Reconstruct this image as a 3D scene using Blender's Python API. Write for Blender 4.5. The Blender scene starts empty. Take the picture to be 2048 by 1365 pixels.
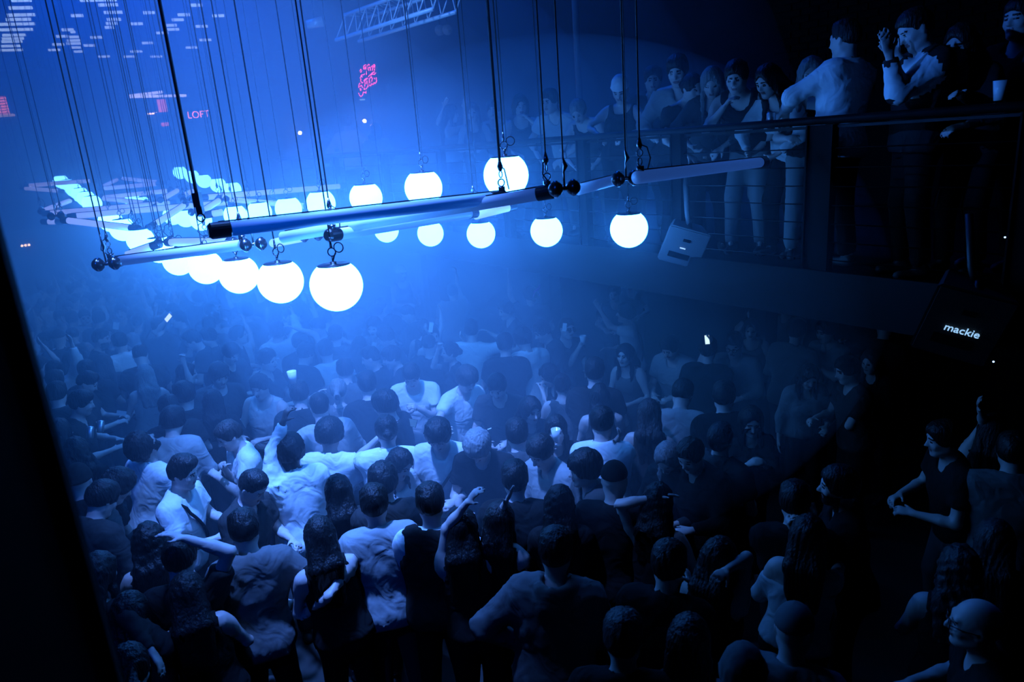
import bpy, math, random
import numpy as np
from mathutils import Vector, Matrix
random.seed(7); np.random.seed(7)
S = bpy.context.scene
COL = S.collection

# ---------------------------------------------------------------- camera
CAM_Z, FPX, PITCH, ROLL = 3.95, 1420.0, math.radians(15.8), math.radians(4.4)
fwd = Vector((0, math.cos(PITCH), -math.sin(PITCH)))
up0 = Vector((0, math.sin(PITCH), math.cos(PITCH)))
rt0 = Vector((1, 0, 0))
RT = rt0*math.cos(ROLL) - up0*math.sin(ROLL)
UP = rt0*math.sin(ROLL) + up0*math.cos(ROLL)
cam_d = bpy.data.cameras.new('camera'); cam = bpy.data.objects.new('camera', cam_d); COL.objects.link(cam)
cam_d.sensor_width = 36; cam_d.lens = FPX/2048*36; cam_d.clip_start = .05; cam_d.clip_end = 200
cam_d.dof.use_dof = True; cam_d.dof.focus_distance = 6.5; cam_d.dof.aperture_fstop = 2.8
cam.matrix_world = Matrix.Translation((0, 0, CAM_Z)) @ Matrix((RT, UP, -fwd)).transposed().to_4x4()
S.camera = cam
C0 = Vector((0, 0, CAM_Z))
def ray(px, py):
    return fwd + RT*((px-1024)/FPX) - UP*((py-682.5)/FPX)
def at_d(px, py, d):            # point seen at (px,py) whose distance ahead (world Y) is d
    r = ray(px, py); return C0 + r*(d/r.y)
def at_z(px, py, z):            # point seen at (px,py) at height z
    r = ray(px, py); return C0 + r*((z-CAM_Z)/r.z)

# ---------------------------------------------------------------- world, lights, exposure
w = bpy.data.worlds.new('world'); S.world = w; w.use_nodes = True
w.node_tree.nodes['Background'].inputs[0].default_value = (0, .06, .6, 1)
w.node_tree.nodes['Background'].inputs[1].default_value = .004
S.view_settings.view_transform = 'Standard'; S.view_settings.look = 'None'
S.view_settings.gamma = 1; S.view_settings.use_curve_mapping = False
S.view_settings.exposure = 0.0
cy = S.cycles
cy.use_denoising = True
cy.max_bounces = 4; cy.diffuse_bounces = 1; cy.glossy_bounces = 2; cy.transmission_bounces = 2
cy.volume_bounces = 0; cy.transparent_max_bounces = 24
cy.caustics_reflective = False; cy.caustics_refractive = False
cy.use_adaptive_sampling = True; cy.adaptive_threshold = .035; cy.adaptive_min_samples = 12
cy.sample_clamp_indirect = 3.0; cy.sample_clamp_direct = 0.0

def lamp(name, typ, loc, energy, col, target=None, **kw):
    L = bpy.data.lights.new(name, typ); L.energy = energy; L.color = col
    for k, v in kw.items(): setattr(L, k, v)
    o = bpy.data.objects.new(name, L); COL.objects.link(o); o.location = loc
    if target is not None:
        o.rotation_euler = (Vector(target)-Vector(loc)).to_track_quat('-Z', 'Y').to_euler()
    return o
# stage wash fixtures hung under the roof around the globe rig: deep blue beams into the haze and down on the crowd
BLUE = (.0, .085, 1.0)
KEY = (.075, .235, 1.0)
lamp('wash_light', 'SPOT', (-5.0, 11.0, 8.4), 1400, BLUE, (-3.6, 8.5, 1.5), spot_size=math.radians(110), spot_blend=1, shadow_soft_size=.3)
lamp('wash_light', 'SPOT', (-9.5, 17.0, 8.4), 1900, BLUE, (-7.0, 13.0, 1.5), spot_size=math.radians(120), spot_blend=1, shadow_soft_size=.3)
lamp('wash_light', 'SPOT', (-1.7, 4.3, 8.3), 11500, KEY, (-1.15, 5.5, 1.6), spot_size=math.radians(42), spot_blend=1, shadow_soft_size=.2)
lamp('wash_light', 'SPOT', (.2, 9.5, 8.4), 500, BLUE, (.6, 7.0, 1.5), spot_size=math.radians(95), spot_blend=1, shadow_soft_size=.3)  # added to brighten the haze on the right, no fixture known
# narrow side fixture catching the near end of the balcony
lamp('side_light', 'SPOT', (-3.4, 3.4, 5.6), 950, (.03, .20, 1), (2.75, 4.75, 4.2), spot_size=math.radians(17), spot_blend=1, shadow_soft_size=.08)
# added unseen blue fill behind the camera, lighting the near side of the tubes and the backs of the crowd
lamp('front_fill', 'SPOT', (-2.6, -1.2, 7.0), 420, BLUE, (-2.2, 6.5, 2.6), spot_size=math.radians(62), spot_blend=1, shadow_soft_size=.2)

# ---------------------------------------------------------------- materials
MATS = {}
def rgb(v):
    return (v, v, v) if isinstance(v, (int, float)) else v
def mat(name, col=.5, rough=.7, metal=0, emit=None, es=0, noise=None, spec=.5, sheen=0, folds=None, stretch=None):
    if name in MATS: return MATS[name]
    m = bpy.data.materials.new(name); m.use_nodes = True; MATS[name] = m
    nt = m.node_tree; b = nt.nodes['Principled BSDF']
    c = (*rgb(col), 1)
    b.inputs['Base Color'].default_value = c; b.inputs['Roughness'].default_value = rough
    b.inputs['Metallic'].default_value = metal
    b.inputs['Specular IOR Level'].default_value = spec
    if sheen: b.inputs['Sheen Weight'].default_value = sheen
    if emit is not None:
        b.inputs['Emission Color'].default_value = (*emit, 1); b.inputs['Emission Strength'].default_value = es
    if es and es < 17: m.cycles.emission_sampling = 'NONE'
    if noise:
        sc, amt, bump = noise
        tc = nt.nodes.new('ShaderNodeTexCoord'); n = nt.nodes.new('ShaderNodeTexNoise')
        n.inputs['Scale'].default_value = sc; n.inputs['Detail'].default_value = 3
        if stretch:
            mp = nt.nodes.new('ShaderNodeMapping'); mp.inputs['Scale'].default_value = stretch
            nt.links.new(tc.outputs['Object'], mp.inputs['Vector']); nt.links.new(mp.outputs['Vector'], n.inputs['Vector'])
        else: nt.links.new(tc.outputs['Object'], n.inputs['Vector'])
        if amt:
            mx = nt.nodes.new('ShaderNodeMix'); mx.data_type = 'RGBA'
            mx.inputs['A'].default_value = (*[max(0, x*(1-amt)) for x in c[:3]], 1)
            mx.inputs['B'].default_value = (*[min(1, x*(1+amt)) for x in c[:3]], 1)
            nt.links.new(n.outputs['Fac'], mx.inputs['Factor']); nt.links.new(mx.outputs['Result'], b.inputs['Base Color'])
        if bump:
            bp = nt.nodes.new('ShaderNodeBump'); bp.inputs['Strength'].default_value = bump; bp.inputs['Distance'].default_value = .01
            nt.links.new(n.outputs['Fac'], bp.inputs['Height']); nt.links.new(bp.outputs['Normal'], b.inputs['Normal'])
            if folds:
                f = nt.nodes.new('ShaderNodeTexNoise'); f.inputs['Scale'].default_value = folds; f.inputs['Detail'].default_value = 1.5; f.inputs['Distortion'].default_value = 1.6
                b2 = nt.nodes.new('ShaderNodeBump'); b2.inputs['Strength'].default_value = .5; b2.inputs['Distance'].default_value = .035
                nt.links.new(tc.outputs['Object'], f.inputs['Vector']); nt.links.new(f.outputs['Fac'], b2.inputs['Height'])
                nt.links.new(b2.outputs['Normal'], bp.inputs['Normal'])
    return m

# ---------------------------------------------------------------- object helpers
def link(name, me, parent=None, loc=None, m=None):
    o = bpy.data.objects.new(name, me); COL.objects.link(o)
    if parent is not None: o.parent = parent
    if loc is not None: o.location = loc
    if m is not None:
        me.materials.append(m)
    return o
def tag(o, label=None, cat=None, group=None, kind=None):
    if label: o['label'] = label
    if cat: o['category'] = cat
    if group: o['group'] = group
    if kind: o['kind'] = kind
    return o
def thing(name, label, cat, loc=(0, 0, 0), group=None, rotz=0):
    o = bpy.data.objects.new(name, None); COL.objects.link(o); o.location = loc; o.rotation_euler = (0, 0, rotz)
    o.empty_display_size = .1
    return tag(o, label, cat, group)
class MB:
    def __init__(s): s.v = []; s.f = []; s.mi = []
    def add(s, v, f, mi=0):
        o = len(s.v); s.v += [tuple(p) for p in v]; s.f += [tuple(i+o for i in q) for q in f]; s.mi += [mi]*len(f); return s
    def box(s, c, size, M=None, mi=0):
        c = Vector(c); h = Vector(size)/2
        vs = [Vector((x*h.x, y*h.y, z*h.z)) for x in (-1, 1) for y in (-1, 1) for z in (-1, 1)]
        if M is not None: vs = [M @ v for v in vs]
        vs = [v+c for v in vs]
        return s.add(vs, [(0, 1, 3, 2), (4, 6, 7, 5), (0, 4, 5, 1), (2, 3, 7, 6), (0, 2, 6, 4), (1, 5, 7, 3)], mi)
    def tube(s, pts, r, n=10, caps=True, mi=0):
        pts = [Vector(p) for p in pts]; rs = r if isinstance(r, (list, tuple)) else [r]*len(pts)
        t = (pts[1]-pts[0]).normalized(); a = t.orthogonal().normalized(); vs = []; fs = []
        for i, p in enumerate(pts):
            if i == 0: d = pts[1]-pts[0]
            elif i == len(pts)-1: d = pts[-1]-pts[-2]
            else: d = pts[i+1]-pts[i-1]
            d = d.normalized(); a = (a - d*a.dot(d)).normalized(); b = d.cross(a)
            for k in range(n):
                th = 2*math.pi*k/n; vs.append(p + (a*math.cos(th)+b*math.sin(th))*rs[i])
        for i in range(len(pts)-1):
            for k in range(n):
                k2 = (k+1) % n; fs.append((i*n+k, i*n+k2, (i+1)*n+k2, (i+1)*n+k))
        if caps:
            fs.append(tuple(reversed(range(n)))); fs.append(tuple((len(pts)-1)*n+k for k in range(n)))
        return s.add(vs, fs, mi)
    def lathe(s, prof, n=24, c=(0, 0, 0), M=None, mi=0):
        vs = []; fs = []
        for (r, z) in prof:
            for k in range(n):
                th = 2*math.pi*k/n; v = Vector((r*math.cos(th), r*math.sin(th), z))
                if M is not None: v = M @ v
                vs.append(v+Vector(c))
        for i in range(len(prof)-1):
            for k in range(n):
                k2 = (k+1) % n; fs.append((i*n+k, i*n+k2, (i+1)*n+k2, (i+1)*n+k))
        return s.add(vs, fs, mi)
    def mesh(s, name='m', smooth=True):
        me = bpy.data.meshes.new(name); me.from_pydata(s.v, [], s.f); me.update()
        if any(s.mi): me.polygons.foreach_set('material_index', s.mi)
        if smooth: me.shade_smooth(); 
        return me
    def obj(s, name, m, parent=None, smooth=False, loc=None):
        me = s.mesh(name, smooth)
        return link(name, me, parent, loc, m)
def dup(root, loc, rotz=None):
    r = root.copy(); COL.objects.link(r); r.location = loc
    if rotz is not None: r.rotation_euler = (0, 0, rotz)
    for ch in list(root.children):
        c = ch.copy(); COL.objects.link(c); c.parent = r
        for g in ch.children:
            d = g.copy(); COL.objects.link(d); d.parent = c
    return r
# ================================================================ SETTING
M_WALL = mat('wall_paint', (.10, .10, .12), .85, noise=(6, .25, .3))
M_DARK = mat('black_paint', .006, .7, spec=.12)
M_CONC = mat('floor_concrete', .018, .45, noise=(3, .3, .15))
M_STEEL = mat('black_steel', .012, .5, metal=.3, spec=.2)
M_BRICK = mat('dark_brick', .014, .9, spec=.1, noise=(20, .3, .3))
M_MORT = mat('mortar', .02, .9)
CEIL, X0, X1, Y1 = 8.6, -19.0, 9.5, 35.0
def slab(name, lo, hi, m, kind='structure', label=None, parent=None):
    c = [(a+b)/2 for a, b in zip(lo, hi)]; s = [b-a for a, b in zip(lo, hi)]
    o = MB().box((0, 0, 0), s).obj(name, m, parent, loc=c)
    return tag(o, label, None, None, kind)
slab('floor', (X0, -3, -.2), (X1, Y1, 0), M_CONC)
slab('ceiling', (X0, -3, CEIL), (X1, Y1, CEIL+.2), mat('ceiling_paint', .05, .9))
slab('wall_left', (X0-.2, -3, 0), (X0, Y1, CEIL), M_WALL)
slab('wall_back', (X0, Y1, 0), (X1, Y1+.2, CEIL), M_WALL)
slab('wall_front', (X0, -3.2, 0), (X1, -3, CEIL), M_DARK)
# right wall runs parallel to the balcony, behind it
RD = Vector((-.575, .818, 0)).normalized()      # balcony direction (away from the camera)
RN = Vector((RD.y, -RD.x, 0))                   # from the hall into the balcony
RB = Vector((2.30, 5.0, 0))                     # a point under the rail
def rp(t, n=0, z=0): return RB + RD*t + RN*n + Vector((0, 0, z))
RM = Matrix((RD, RN, Vector((0, 0, 1)))).transposed()    # local x along the rail, y inwards
BAL = 2.82
def rbox(mb, t0, t1, n0, n1, z0, z1, mi=0):
    return mb.box(rp((t0+t1)/2, (n0+n1)/2, (z0+z1)/2), (t1-t0, n1-n0, z1-z0), RM, mi)
T_A, T_B = -6.0, 11.5
o = rbox(MB(), T_A, 27, 4.4, 4.6, 0, CEIL).obj('wall_right', M_BRICK); tag(o, kind='structure')
# courses of brick on the right wall where it is near enough to tell them apart
bm_ = MB().box((0, 0, 0), (.24, .03, .07)).mesh('brick', False); bm_.materials.append(M_BRICK)
wr = o; k = 0
for j in range(16):
    for i in range(18):
        c = rp(-1.2+i*.26+(j % 2)*.13, 4.385, 4.25+j*.085)
        b = bpy.data.objects.new('brick', bm_); COL.objects.link(b); b.matrix_world = Matrix.Translation(c) @ RM.to_4x4(); b.parent = wr
o = rbox(MB(), T_A, T_B, -.02, 4.4, BAL-.24, BAL).obj('balcony_floor', M_DARK); tag(o, kind='structure')
o = rbox(MB(), T_A, T_B, -.05, -.02, BAL-.3, BAL+.06).obj('trim_1', M_STEEL); tag(o, kind='structure')
for i, t in enumerate((-1.8, 2.4, 6.6, 10.8)):
    o = rbox(MB(), t-.12, t+.12, 2.6, 2.84, 0, BAL-.24).obj('column', M_DARK); tag(o, kind='structure')
# railing: posts of flat plate, round top rail, horizontal wires
rail = thing('railing', 'long black steel balcony railing with flat posts and horizontal wires', 'railing', rp(0, 0, BAL))
def to_rail(ob):
    ob.parent = rail; ob.matrix_parent_inverse = Matrix.Translation(rail.location).inverted(); return ob
RT_Z = BAL+1.10
to_rail(MB().tube([rp(T_A, 0, RT_Z), rp(T_B, 0, RT_Z)], .028, 12).obj('top_rail', M_STEEL, smooth=True))
to_rail(rbox(MB(), T_A, T_B, .03, .12, RT_Z-.055, RT_Z-.035).obj('rail_shelf', M_STEEL))
posts = [-4.1, -2.6, -1.2, .107, 1.4, 2.6, 3.9, 5.3, 6.9, 8.7, 10.6]
for t in posts:
    wdt = .2 if t < .5 else .12
    mb = MB(); rbox(mb, t-wdt/2, t-wdt/2+.012, -.01, .07, BAL-.2, RT_Z-.03); rbox(mb, t+wdt/2-.012, t+wdt/2, -.01, .07, BAL-.2, RT_Z-.03)
    rbox(mb, t-wdt/2, t+wdt/2, .01, .03, BAL-.2, RT_Z-.03)
    to_rail(mb.obj('post', M_DARK))
for k in range(7):
    to_rail(MB().tube([rp(T_A, .03, BAL+.13+k*.13), rp(T_B, .03, BAL+.13+k*.13)], .005, 5).obj('wire', mat('wire_steel', .03, .3, metal=.8), smooth=True))
# ---- far gallery along the back wall
slab('balcony_back', (X0, 19.5, 2.6), (-5.2, 24.4, 2.85), M_DARK)
o = MB().box((0, 0, 0), (12.0, .04, .5)).obj('parapet', M_DARK, loc=(-11, 19.5, 3.1)); tag(o, kind='structure')
# ---- dark post right beside the camera, its lit side face painted as a pale strip
pc = at_d(-60, 960, .95)
post_x = at_d(112, 930, .95)
def near_post():
    e = at_d(3, 515, 1.0)
    o = MB().box((0, 0, 0), (.62, .22, 5.4)).obj('column', mat('post_paint', .006, .8), loc=(e.x-.31, .89, 3.2)); tag(o, kind='structure')
    MB().box((0, 0, 0), (.012, .012, 5.4)).obj('painted_lit_edge', mat('painted_lit_edge', .25, .5), o, loc=(.316, .104, 0))
    return o
near_post()

# ================================================================ HAZE
def haze(name, c, r, dens, col=(.55, .8, 1), aniso=0.0):
    mb = MB(); n = 24; pr = [(math.sin(math.pi*i/n)*1.0+1e-5, -math.cos(math.pi*i/n)) for i in range(n+1)]
    mb.lathe(pr, 36)
    me = mb.mesh(name); m = bpy.data.materials.new(name); m.use_nodes = True; nt = m.node_tree
    nt.nodes.clear(); out = nt.nodes.new('ShaderNodeOutputMaterial'); v = nt.nodes.new('ShaderNodeVolumeScatter')
    v.inputs['Color'].default_value = (*col, 1); v.inputs['Density'].default_value = dens; v.inputs['Anisotropy'].default_value = aniso
    nt.links.new(v.outputs[0], out.inputs['Volume']); me.materials.append(m)
    o = bpy.data.objects.new(name, me); COL.objects.link(o); o.location = c; o.scale = r
    return tag(o, 'blue stage haze hanging around the glowing globes', 'haze', None, 'stuff')
haze('haze', (-8.0, 17.0, 3.4), (9.5, 8.5, 5.0), .06)
haze('haze', (.4, 7.7, 2.5), (3.2, 4.0, 2.4), .095)
HC = (-5.1, 11.5, 3.7)
for k, (sx, dn) in enumerate(((1.06, .016), (.94, .018), (.78, .05), (.56, .08))):
    haze('haze', (HC[0]+(1-sx)*.6, HC[1]-(1-sx)*1.2, HC[2]), (8.6*sx, 9.2*sx, 4.8*sx), dn)
# ================================================================ LIGHT RIG: globes and tubes on winch cables
M_GLOBE = mat('globe_glow', .8, .3, emit=(.038, .26, 1.0), es=27.0)
M_CAP = mat('globe_cap', .02, .4)
M_HOOK = mat('hook_steel', .35, .25, metal=1)
M_CABLE = mat('cable_black', .008, .6)
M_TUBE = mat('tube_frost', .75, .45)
M_TUBE_PAINTED_LOW = mat('tube_frost_painted_low', .75, .45, emit=(.05, .22, 1.0), es=.20)  # light caught by the nearer tubes, put in as emission
M_TUBE_PAINTED_BLUE = mat('tube_frost_painted_blue', .75, .45, emit=(.0, .12, 1.0), es=.22)  # blue light on the unlit foreground tube, put in as emission
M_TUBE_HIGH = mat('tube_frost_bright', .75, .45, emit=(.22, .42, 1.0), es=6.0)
M_TUBE_PAINTED_GLOW = mat('tube_frost_painted_glow', .75, .45, emit=(.20, .36, 1.0), es=1.3)  # globe light on the far tubes, put in as emission
M_FIT = mat('fitting_black', .015, .3)
GR = .15
def circle(c, u, v, r, n=14):
    return [c+u*(r*math.cos(2*math.pi*k/n))+v*(r*math.sin(2*math.pi*k/n)) for k in range(n+1)]
# one globe and its parts, shared by all
def globe_proto():
    mb = MB(); n = 18; cut = math.radians(38)
    pr = []
    for i in range(n+1):
        th = math.pi - (math.pi-cut)*i/n
        pr.append((max(1e-4, math.sin(th)*GR), math.cos(th)*GR))
    mb.lathe(pr, 30); g = mb.mesh('globe'); g.materials.append(M_GLOBE)
    zt = math.cos(cut)*GR; rt = math.sin(cut)*GR
    c = MB().lathe([(1e-4, zt-.02), (rt-.002, zt-.02), (rt+.001, zt-.004), (rt+.001, zt+.003), (rt*.93, zt+.006), (.018, zt+.006), (.018, zt+.02), (1e-4, zt+.02)], 32).mesh('cap'); c.materials.append(M_CAP)
    hk = MB()
    hk.tube([Vector((0, 0, zt+.01)), Vector((0, 0, zt+.05))], .006, 8)
    hk.tube(circle(Vector((0, 0, zt+.075)), Vector((1, 0, 0)), Vector((0, 0, 1)), .024), .004, 6, caps=False)
    hk.tube([(0, 0, zt+.1), (0, 0, zt+.16)], [.009, .005], 8)
    h = hk.mesh('hook'); h.materials.append(M_HOOK)
    cl = MB().tube(circle(Vector((.045, 0, zt+.10)), Vector((1, 0, 0)), Vector((0, 0, 1)), .028, 18), .0035, 6, caps=False)
    cl.tube([(.02, 0, zt+.07), (.004, 0, zt+.03)], .0035, 6); cl = cl.mesh('power_cord'); cl.materials.append(M_CABLE)
    return g, c, h, cl, zt
GP = globe_proto()
def cable_obj(parent, z0, z1, r=.0045, x=0, y=0):
    return MB().tube([(x, y, z0), (x, y, z1)], r, 6).obj('cable', M_CABLE, parent, smooth=True)
def place_globe(px, py, r_px, label, group='glowing globes hung from cables'):
    d_ax = GR*FPX/r_px
    r = ray(px, py); p = C0 + r*d_ax          # r has unit length along the optical axis
    t = thing('globe_lamp', label, 'globe light', p, group)
    for nm, me in zip(('globe', 'cap', 'hook', 'power_cord'), GP[:4]):
        o = link(nm, me, t)
    t.rotation_euler[2] = random.uniform(-.6, .6)
    cable_obj(t, GP[4]+.15, CEIL-p.z)
    return t
GL = [
 # near row, left
 (673, 571, 52, 'largest glowing globe at the near end of the front row'),
 (561, 562, 45, 'glowing globe second from the near end of the front row'),
 (478, 549, 38.5, 'glowing globe third from the near end of the front row'),
 (412, 535, 33.5, 'glowing globe fourth from the near end of the front row, under the grey tube'),
 (357, 521, 30, 'glowing globe fifth in the front row, its upper half behind the grey tube'),
 (318, 498, 28, 'glowing globe sixth in the front row, showing between two tubes'),
 (281, 480, 26, 'glowing globe seventh in the front row, beside the tube joint'),
 (245, 458, 24, 'glowing globe eighth in the front row, half behind a tube'),
 (221, 442, 22, 'glowing globe ninth in the front row, mostly behind a tube'),
 # middle row
 (1012, 351, 45, 'large glowing globe touching the near end of the dark tube'),
 (847, 376, 37.5, 'glowing globe second along behind the dark tube'),
 (732, 396, 32.5, 'glowing globe third along behind the dark tube'),
 (642, 407, 28.5, 'glowing globe fourth along behind the dark tube'),
 (577, 418, 26, 'glowing globe fifth along behind the dark tube'),
 (519, 425, 24, 'glowing globe sixth along behind the dark tube'),
 (471, 431, 22.5, 'glowing globe seventh along, low behind the far end of the dark tube'),
 (402, 441, 20.5, 'glowing globe just beyond the thick hoist cable'),
 (371, 436, 18.5, 'glowing globe between the thick hoist cable and a slanting tube'),
 (345, 432, 18, 'glowing globe half under the slanting tube'),
 # right row
 (1258, 458, 37.5, 'glowing globe hanging alone nearest the balcony speaker'),
 (1093, 462, 32, 'glowing globe second from the balcony end of the right row'),
 (962, 468, 28.5, 'glowing globe third from the balcony end of the right row'),
 (861, 467, 26, 'glowing globe fourth from the balcony end of the right row'),
 (773, 461, 24, 'glowing globe fifth in the right row, top hidden by the white tube'),
 (705, 452, 22, 'glowing globe sixth in the right row, almost hidden by the white tube'),
 # far rows
 (360, 345, 13, 'farthest small globe of the short far row of five'),
 (384, 353, 13.5, 'second farthest small globe of the short far row of five'),
 (408, 362, 14, 'middle small globe of the short far row of five'),
 (436, 370, 15, 'fourth small globe of the short far row of five'),
 (466, 379, 16, 'nearest small globe of the short far row of five'),
 (122, 363, 13.5, 'farthest globe of the overlapping far left row'),
 (135, 371, 14, 'second globe of the overlapping far left row'),
 (148, 380, 14.5, 'third globe of the overlapping far left row'),
 (160, 389, 15.5, 'fourth globe of the overlapping far left row'),
 (172, 397, 16.5, 'fifth globe of the overlapping far left row'),
 (184, 407, 18, 'nearest globe of the overlapping far left row'),
 (266, 402, 15, 'small globe showing between far crossed tubes'),
 (283, 407, 15.5, 'small globe low between far crossed tubes'),
]
for g in GL: place_globe(*g)

TR = .0375
def tube_thing(a, wa, b, wb, label, capa=True, capb=True, cables=(0.04, .96), bar=True, hook=0):
    da = 2*TR*FPX/wa; db = 2*TR*FPX/wb
    A = C0+ray(*a)*da; B = C0+ray(*b)*db
    mid = (A+B)/2; t = thing('light_tube', label, 'light tube', mid, 'frosted tubes of the light rig')
    a_, b_ = A-mid, B-mid; dr = (b_-a_).normalized()
    L = (b_-a_).length
    MB().tube([a_+dr*.02, b_-dr*.02], TR, 20).obj('tube', M_TUBE_PAINTED_BLUE if hook else M_TUBE_PAINTED_LOW if max(wa, wb) > 20.9 else M_TUBE_HIGH if wa < 6 else M_TUBE_PAINTED_GLOW, t, smooth=True)
    for e, s, on in ((a_, 1, capa), (b_, -1, capb)):
        if on: MB().tube([e-dr*s*.005, e+dr*s*.01, e+dr*s*.10, e+dr*s*.105], [TR*.8, TR*1.12, TR*1.12, TR*1.0], 20).obj('end_cap', M_FIT, t, smooth=False)
    upv = Vector((0, 0, 1))
    if bar: MB().tube([a_+upv*(TR+.004)+dr*.05, b_+upv*(TR+.004)-dr*.05], .004, 6).obj('mounting_bar', M_FIT, t, smooth=True)
    for f in cables:
        p = a_+(b_-a_)*f+upv*TR
        side = dr.cross(upv).normalized()
        h = MB(); h.box(p+upv*.012, (.04, .04, .03)); h.tube(circle(p+upv*.05, dr, upv, .022), .004, 6, caps=False)
        h.tube(circle(p+upv*.10, side, upv, .020), .0035, 6, caps=False)
        h.tube([p+upv*.12, p+upv*.145, p+upv*.19], [.010, .018, .005], 8)
        h.obj('hook', M_HOOK if hook == 0 else M_FIT, t, smooth=True)
        MB().tube([p+upv*.18, Vector((p.x, p.y, CEIL-mid.z))], .005 if hook == 0 else .009, 6).obj('cable', M_CABLE, t, smooth=True)
        ca = MB().tube([p+upv*.15+side*.0, p+side*.05+upv*.13, p+side*.07+upv*.07, p+side*.035+upv*.01+dr*.03], .004, 6)
        ca.obj('power_cord', M_CABLE, t, smooth=True)
    return t
def joint(px, py, w, label, n=2):
    # two black ball fittings side by side on a short pin
    d = 2*TR*FPX/w; p = C0+ray(px, py)*d
    t = thing('ball_joint', label, 'joint', p, 'black ball joints of the light rig')
    s = .05
    for k in (-1, 1)[:n]:
        q = Vector((k*s, k*.012, 0)); pr = [(math.sin(math.pi*i/12)*.042+1e-4, -math.cos(math.pi*i/12)*.042) for i in range(13)]
        MB().lathe(pr, 18, q, Matrix.Rotation(.6*k, 3, 'X')).obj('ball', M_FIT, t, smooth=True)
        MB().lathe([(.044, -.012), (.047, -.006), (.047, .006), (.044, .012)], 18, q, Matrix.Rotation(math.pi/2, 3, 'Y')).obj('clamp_ring', M_HOOK, t, smooth=True)
    MB().tube([(-s, -.012, 0), (s, .012, 0)], .012, 8).obj('pin', M_HOOK, t, smooth=True)
    MB().tube([(0, 0, 0), (0, 0, .09), (.012, 0, .12), (0, 0, .16), (0, 0, .2)], [.006, .006, .014, .006, .004], 8).obj('hook', M_HOOK, t, smooth=True)
    MB().tube([(0, 0, .19), (0, 0, CEIL-p.z)], .0045, 6).obj('cable', M_CABLE, t, smooth=True)
    return t
TL = [
 ((418, 463), 30, (1012, 394), 24.5, 'dark-sided foreground tube crossing in front of the middle globes', dict(hook=1, cables=(.985,))),
 ((222, 525), 19.5, (490, 489), 21.5, 'grey tube above the front row of globes, two cables at its far end', dict(cables=(.01, .99), capb=False)),
 ((545, 487), 17, (612, 473), 19, 'short white tube between two ball joints', dict(cables=(), capa=False, capb=False)),
 ((655, 472), 24, (952, 426), 18, 'white tube under the dark foreground tube', dict(cables=(.03, .99))),
 ((948, 432), 17, (1030, 412), 16, 'short white tube continuing toward the balcony under the joint', dict(cables=(.9,), capa=False)),
 ((560, 476), 22, (1108, 383), 26, 'long white tube showing just beneath the dark foreground tube', dict(cables=(.98,), capa=False)),
 ((1152, 381), 22, (1232, 360), 21, 'short bright tube between the two black joints near the balcony', dict(cables=(), capa=False, capb=False)),
 ((1270, 356), 26, (1530, 324), 19.5, 'long pale tube reaching out to the balcony railing', dict(cables=(.03,), capa=False)),
 ((124, 440), 12.5, (275, 458), 13, 'grey tube of the far left star slanting down to a joint', dict(cables=(.02, .97))),
 ((300, 455), 13, (372, 408), 11.5, 'slanting grey tube rising from the joint by the seventh front globe', dict(cables=(.97,))),
 ((80, 424), 10, (144, 400), 9, 'short pale tube rising from the far left corner of the rig', dict(cables=(.05,))),
 ((84, 428), 10, (352, 405), 9, 'long pale tube crossing behind the overlapping far left globes', dict(cables=(.1,))),
 ((135, 434), 11.5, (470, 404), 10.5, 'long grey tube just below the overlapping far left globes', dict(cables=(.5, .98))),
 ((83, 444), 10, (126, 444), 10, 'stub of pale tube at the far left corner', dict(cables=())),
 ((49, 372), 7.5, (192, 361), 7.5, 'farthest thin tube at the left, upper of a pair', dict(cables=(.03, .97))),
 ((40, 376), 7.5, (128, 383), 7.5, 'farthest thin tube at the left, lower of a pair', dict(cables=(.03,))),
 ((198, 377), 7.5, (237, 358), 7, 'short thin tube rising to the far apex', dict(cables=(.97,))),
 ((198, 378), 8, (324, 367), 8, 'thin level tube under the far apex', dict(cables=(.05, .95))),
 ((244, 357), 7, (326, 366), 8, 'thin tube falling from the far apex', dict(cables=(.02,))),
 ((201, 396), 8.5, (347, 381), 9, 'thin tube in front of the far triangle', dict(cables=(.03, .97))),
 ((201, 397), 8.5, (297, 407), 9, 'thin tube falling toward the small hidden globes', dict(cables=(.97,))),
 ((250, 512), 15, (322, 487), 15, 'pale tube rising from the near left corner joint', dict(cables=(.97,), capa=False)),
 ((334, 485), 15, (470, 484), 17, 'pale tube behind the grey tube of the front row', dict(cables=(.1, .62))),
 ((398, 427), 13, (440, 400), 11.5, 'short slanting tube beyond the thick hoist cable', dict(cables=(.97,))),
 ((408, 431), 13, (448, 424), 13, 'short tube lit bright beside the seventh middle globe', dict(cables=(), capb=False)),
 ((320, 401), 10, (357, 380), 9, 'short tube slanting up left of the hoist cable', dict(cables=(.97,))),
 ((361, 394), 10, (389, 380), 9.5, 'short tube slanting up behind the hoist cable', dict(cables=())),
 ((400, 396), 11, (690, 372), 9.5, 'long pale tube behind the middle row of globes', dict(cables=(.3, .85))),
 ((452, 399), 10.5, (622, 413), 11.5, 'pale tube falling behind the fifth and sixth middle globes', dict(cables=(.3, .6))),
 ((250, 193), 5.4, (333, 183), 5.2, 'high distant tube over the stage, upper of two', dict(cables=(.03, .97), bar=False)),
 ((250, 194), 5.4, (378, 191), 5.0, 'high distant tube over the stage, lower of two', dict(cables=(.03, .97), bar=False)),
]
for a, wa, b, wb, lab, kw in TL: tube_thing(a, wa, b, wb, lab, **kw)
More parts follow.
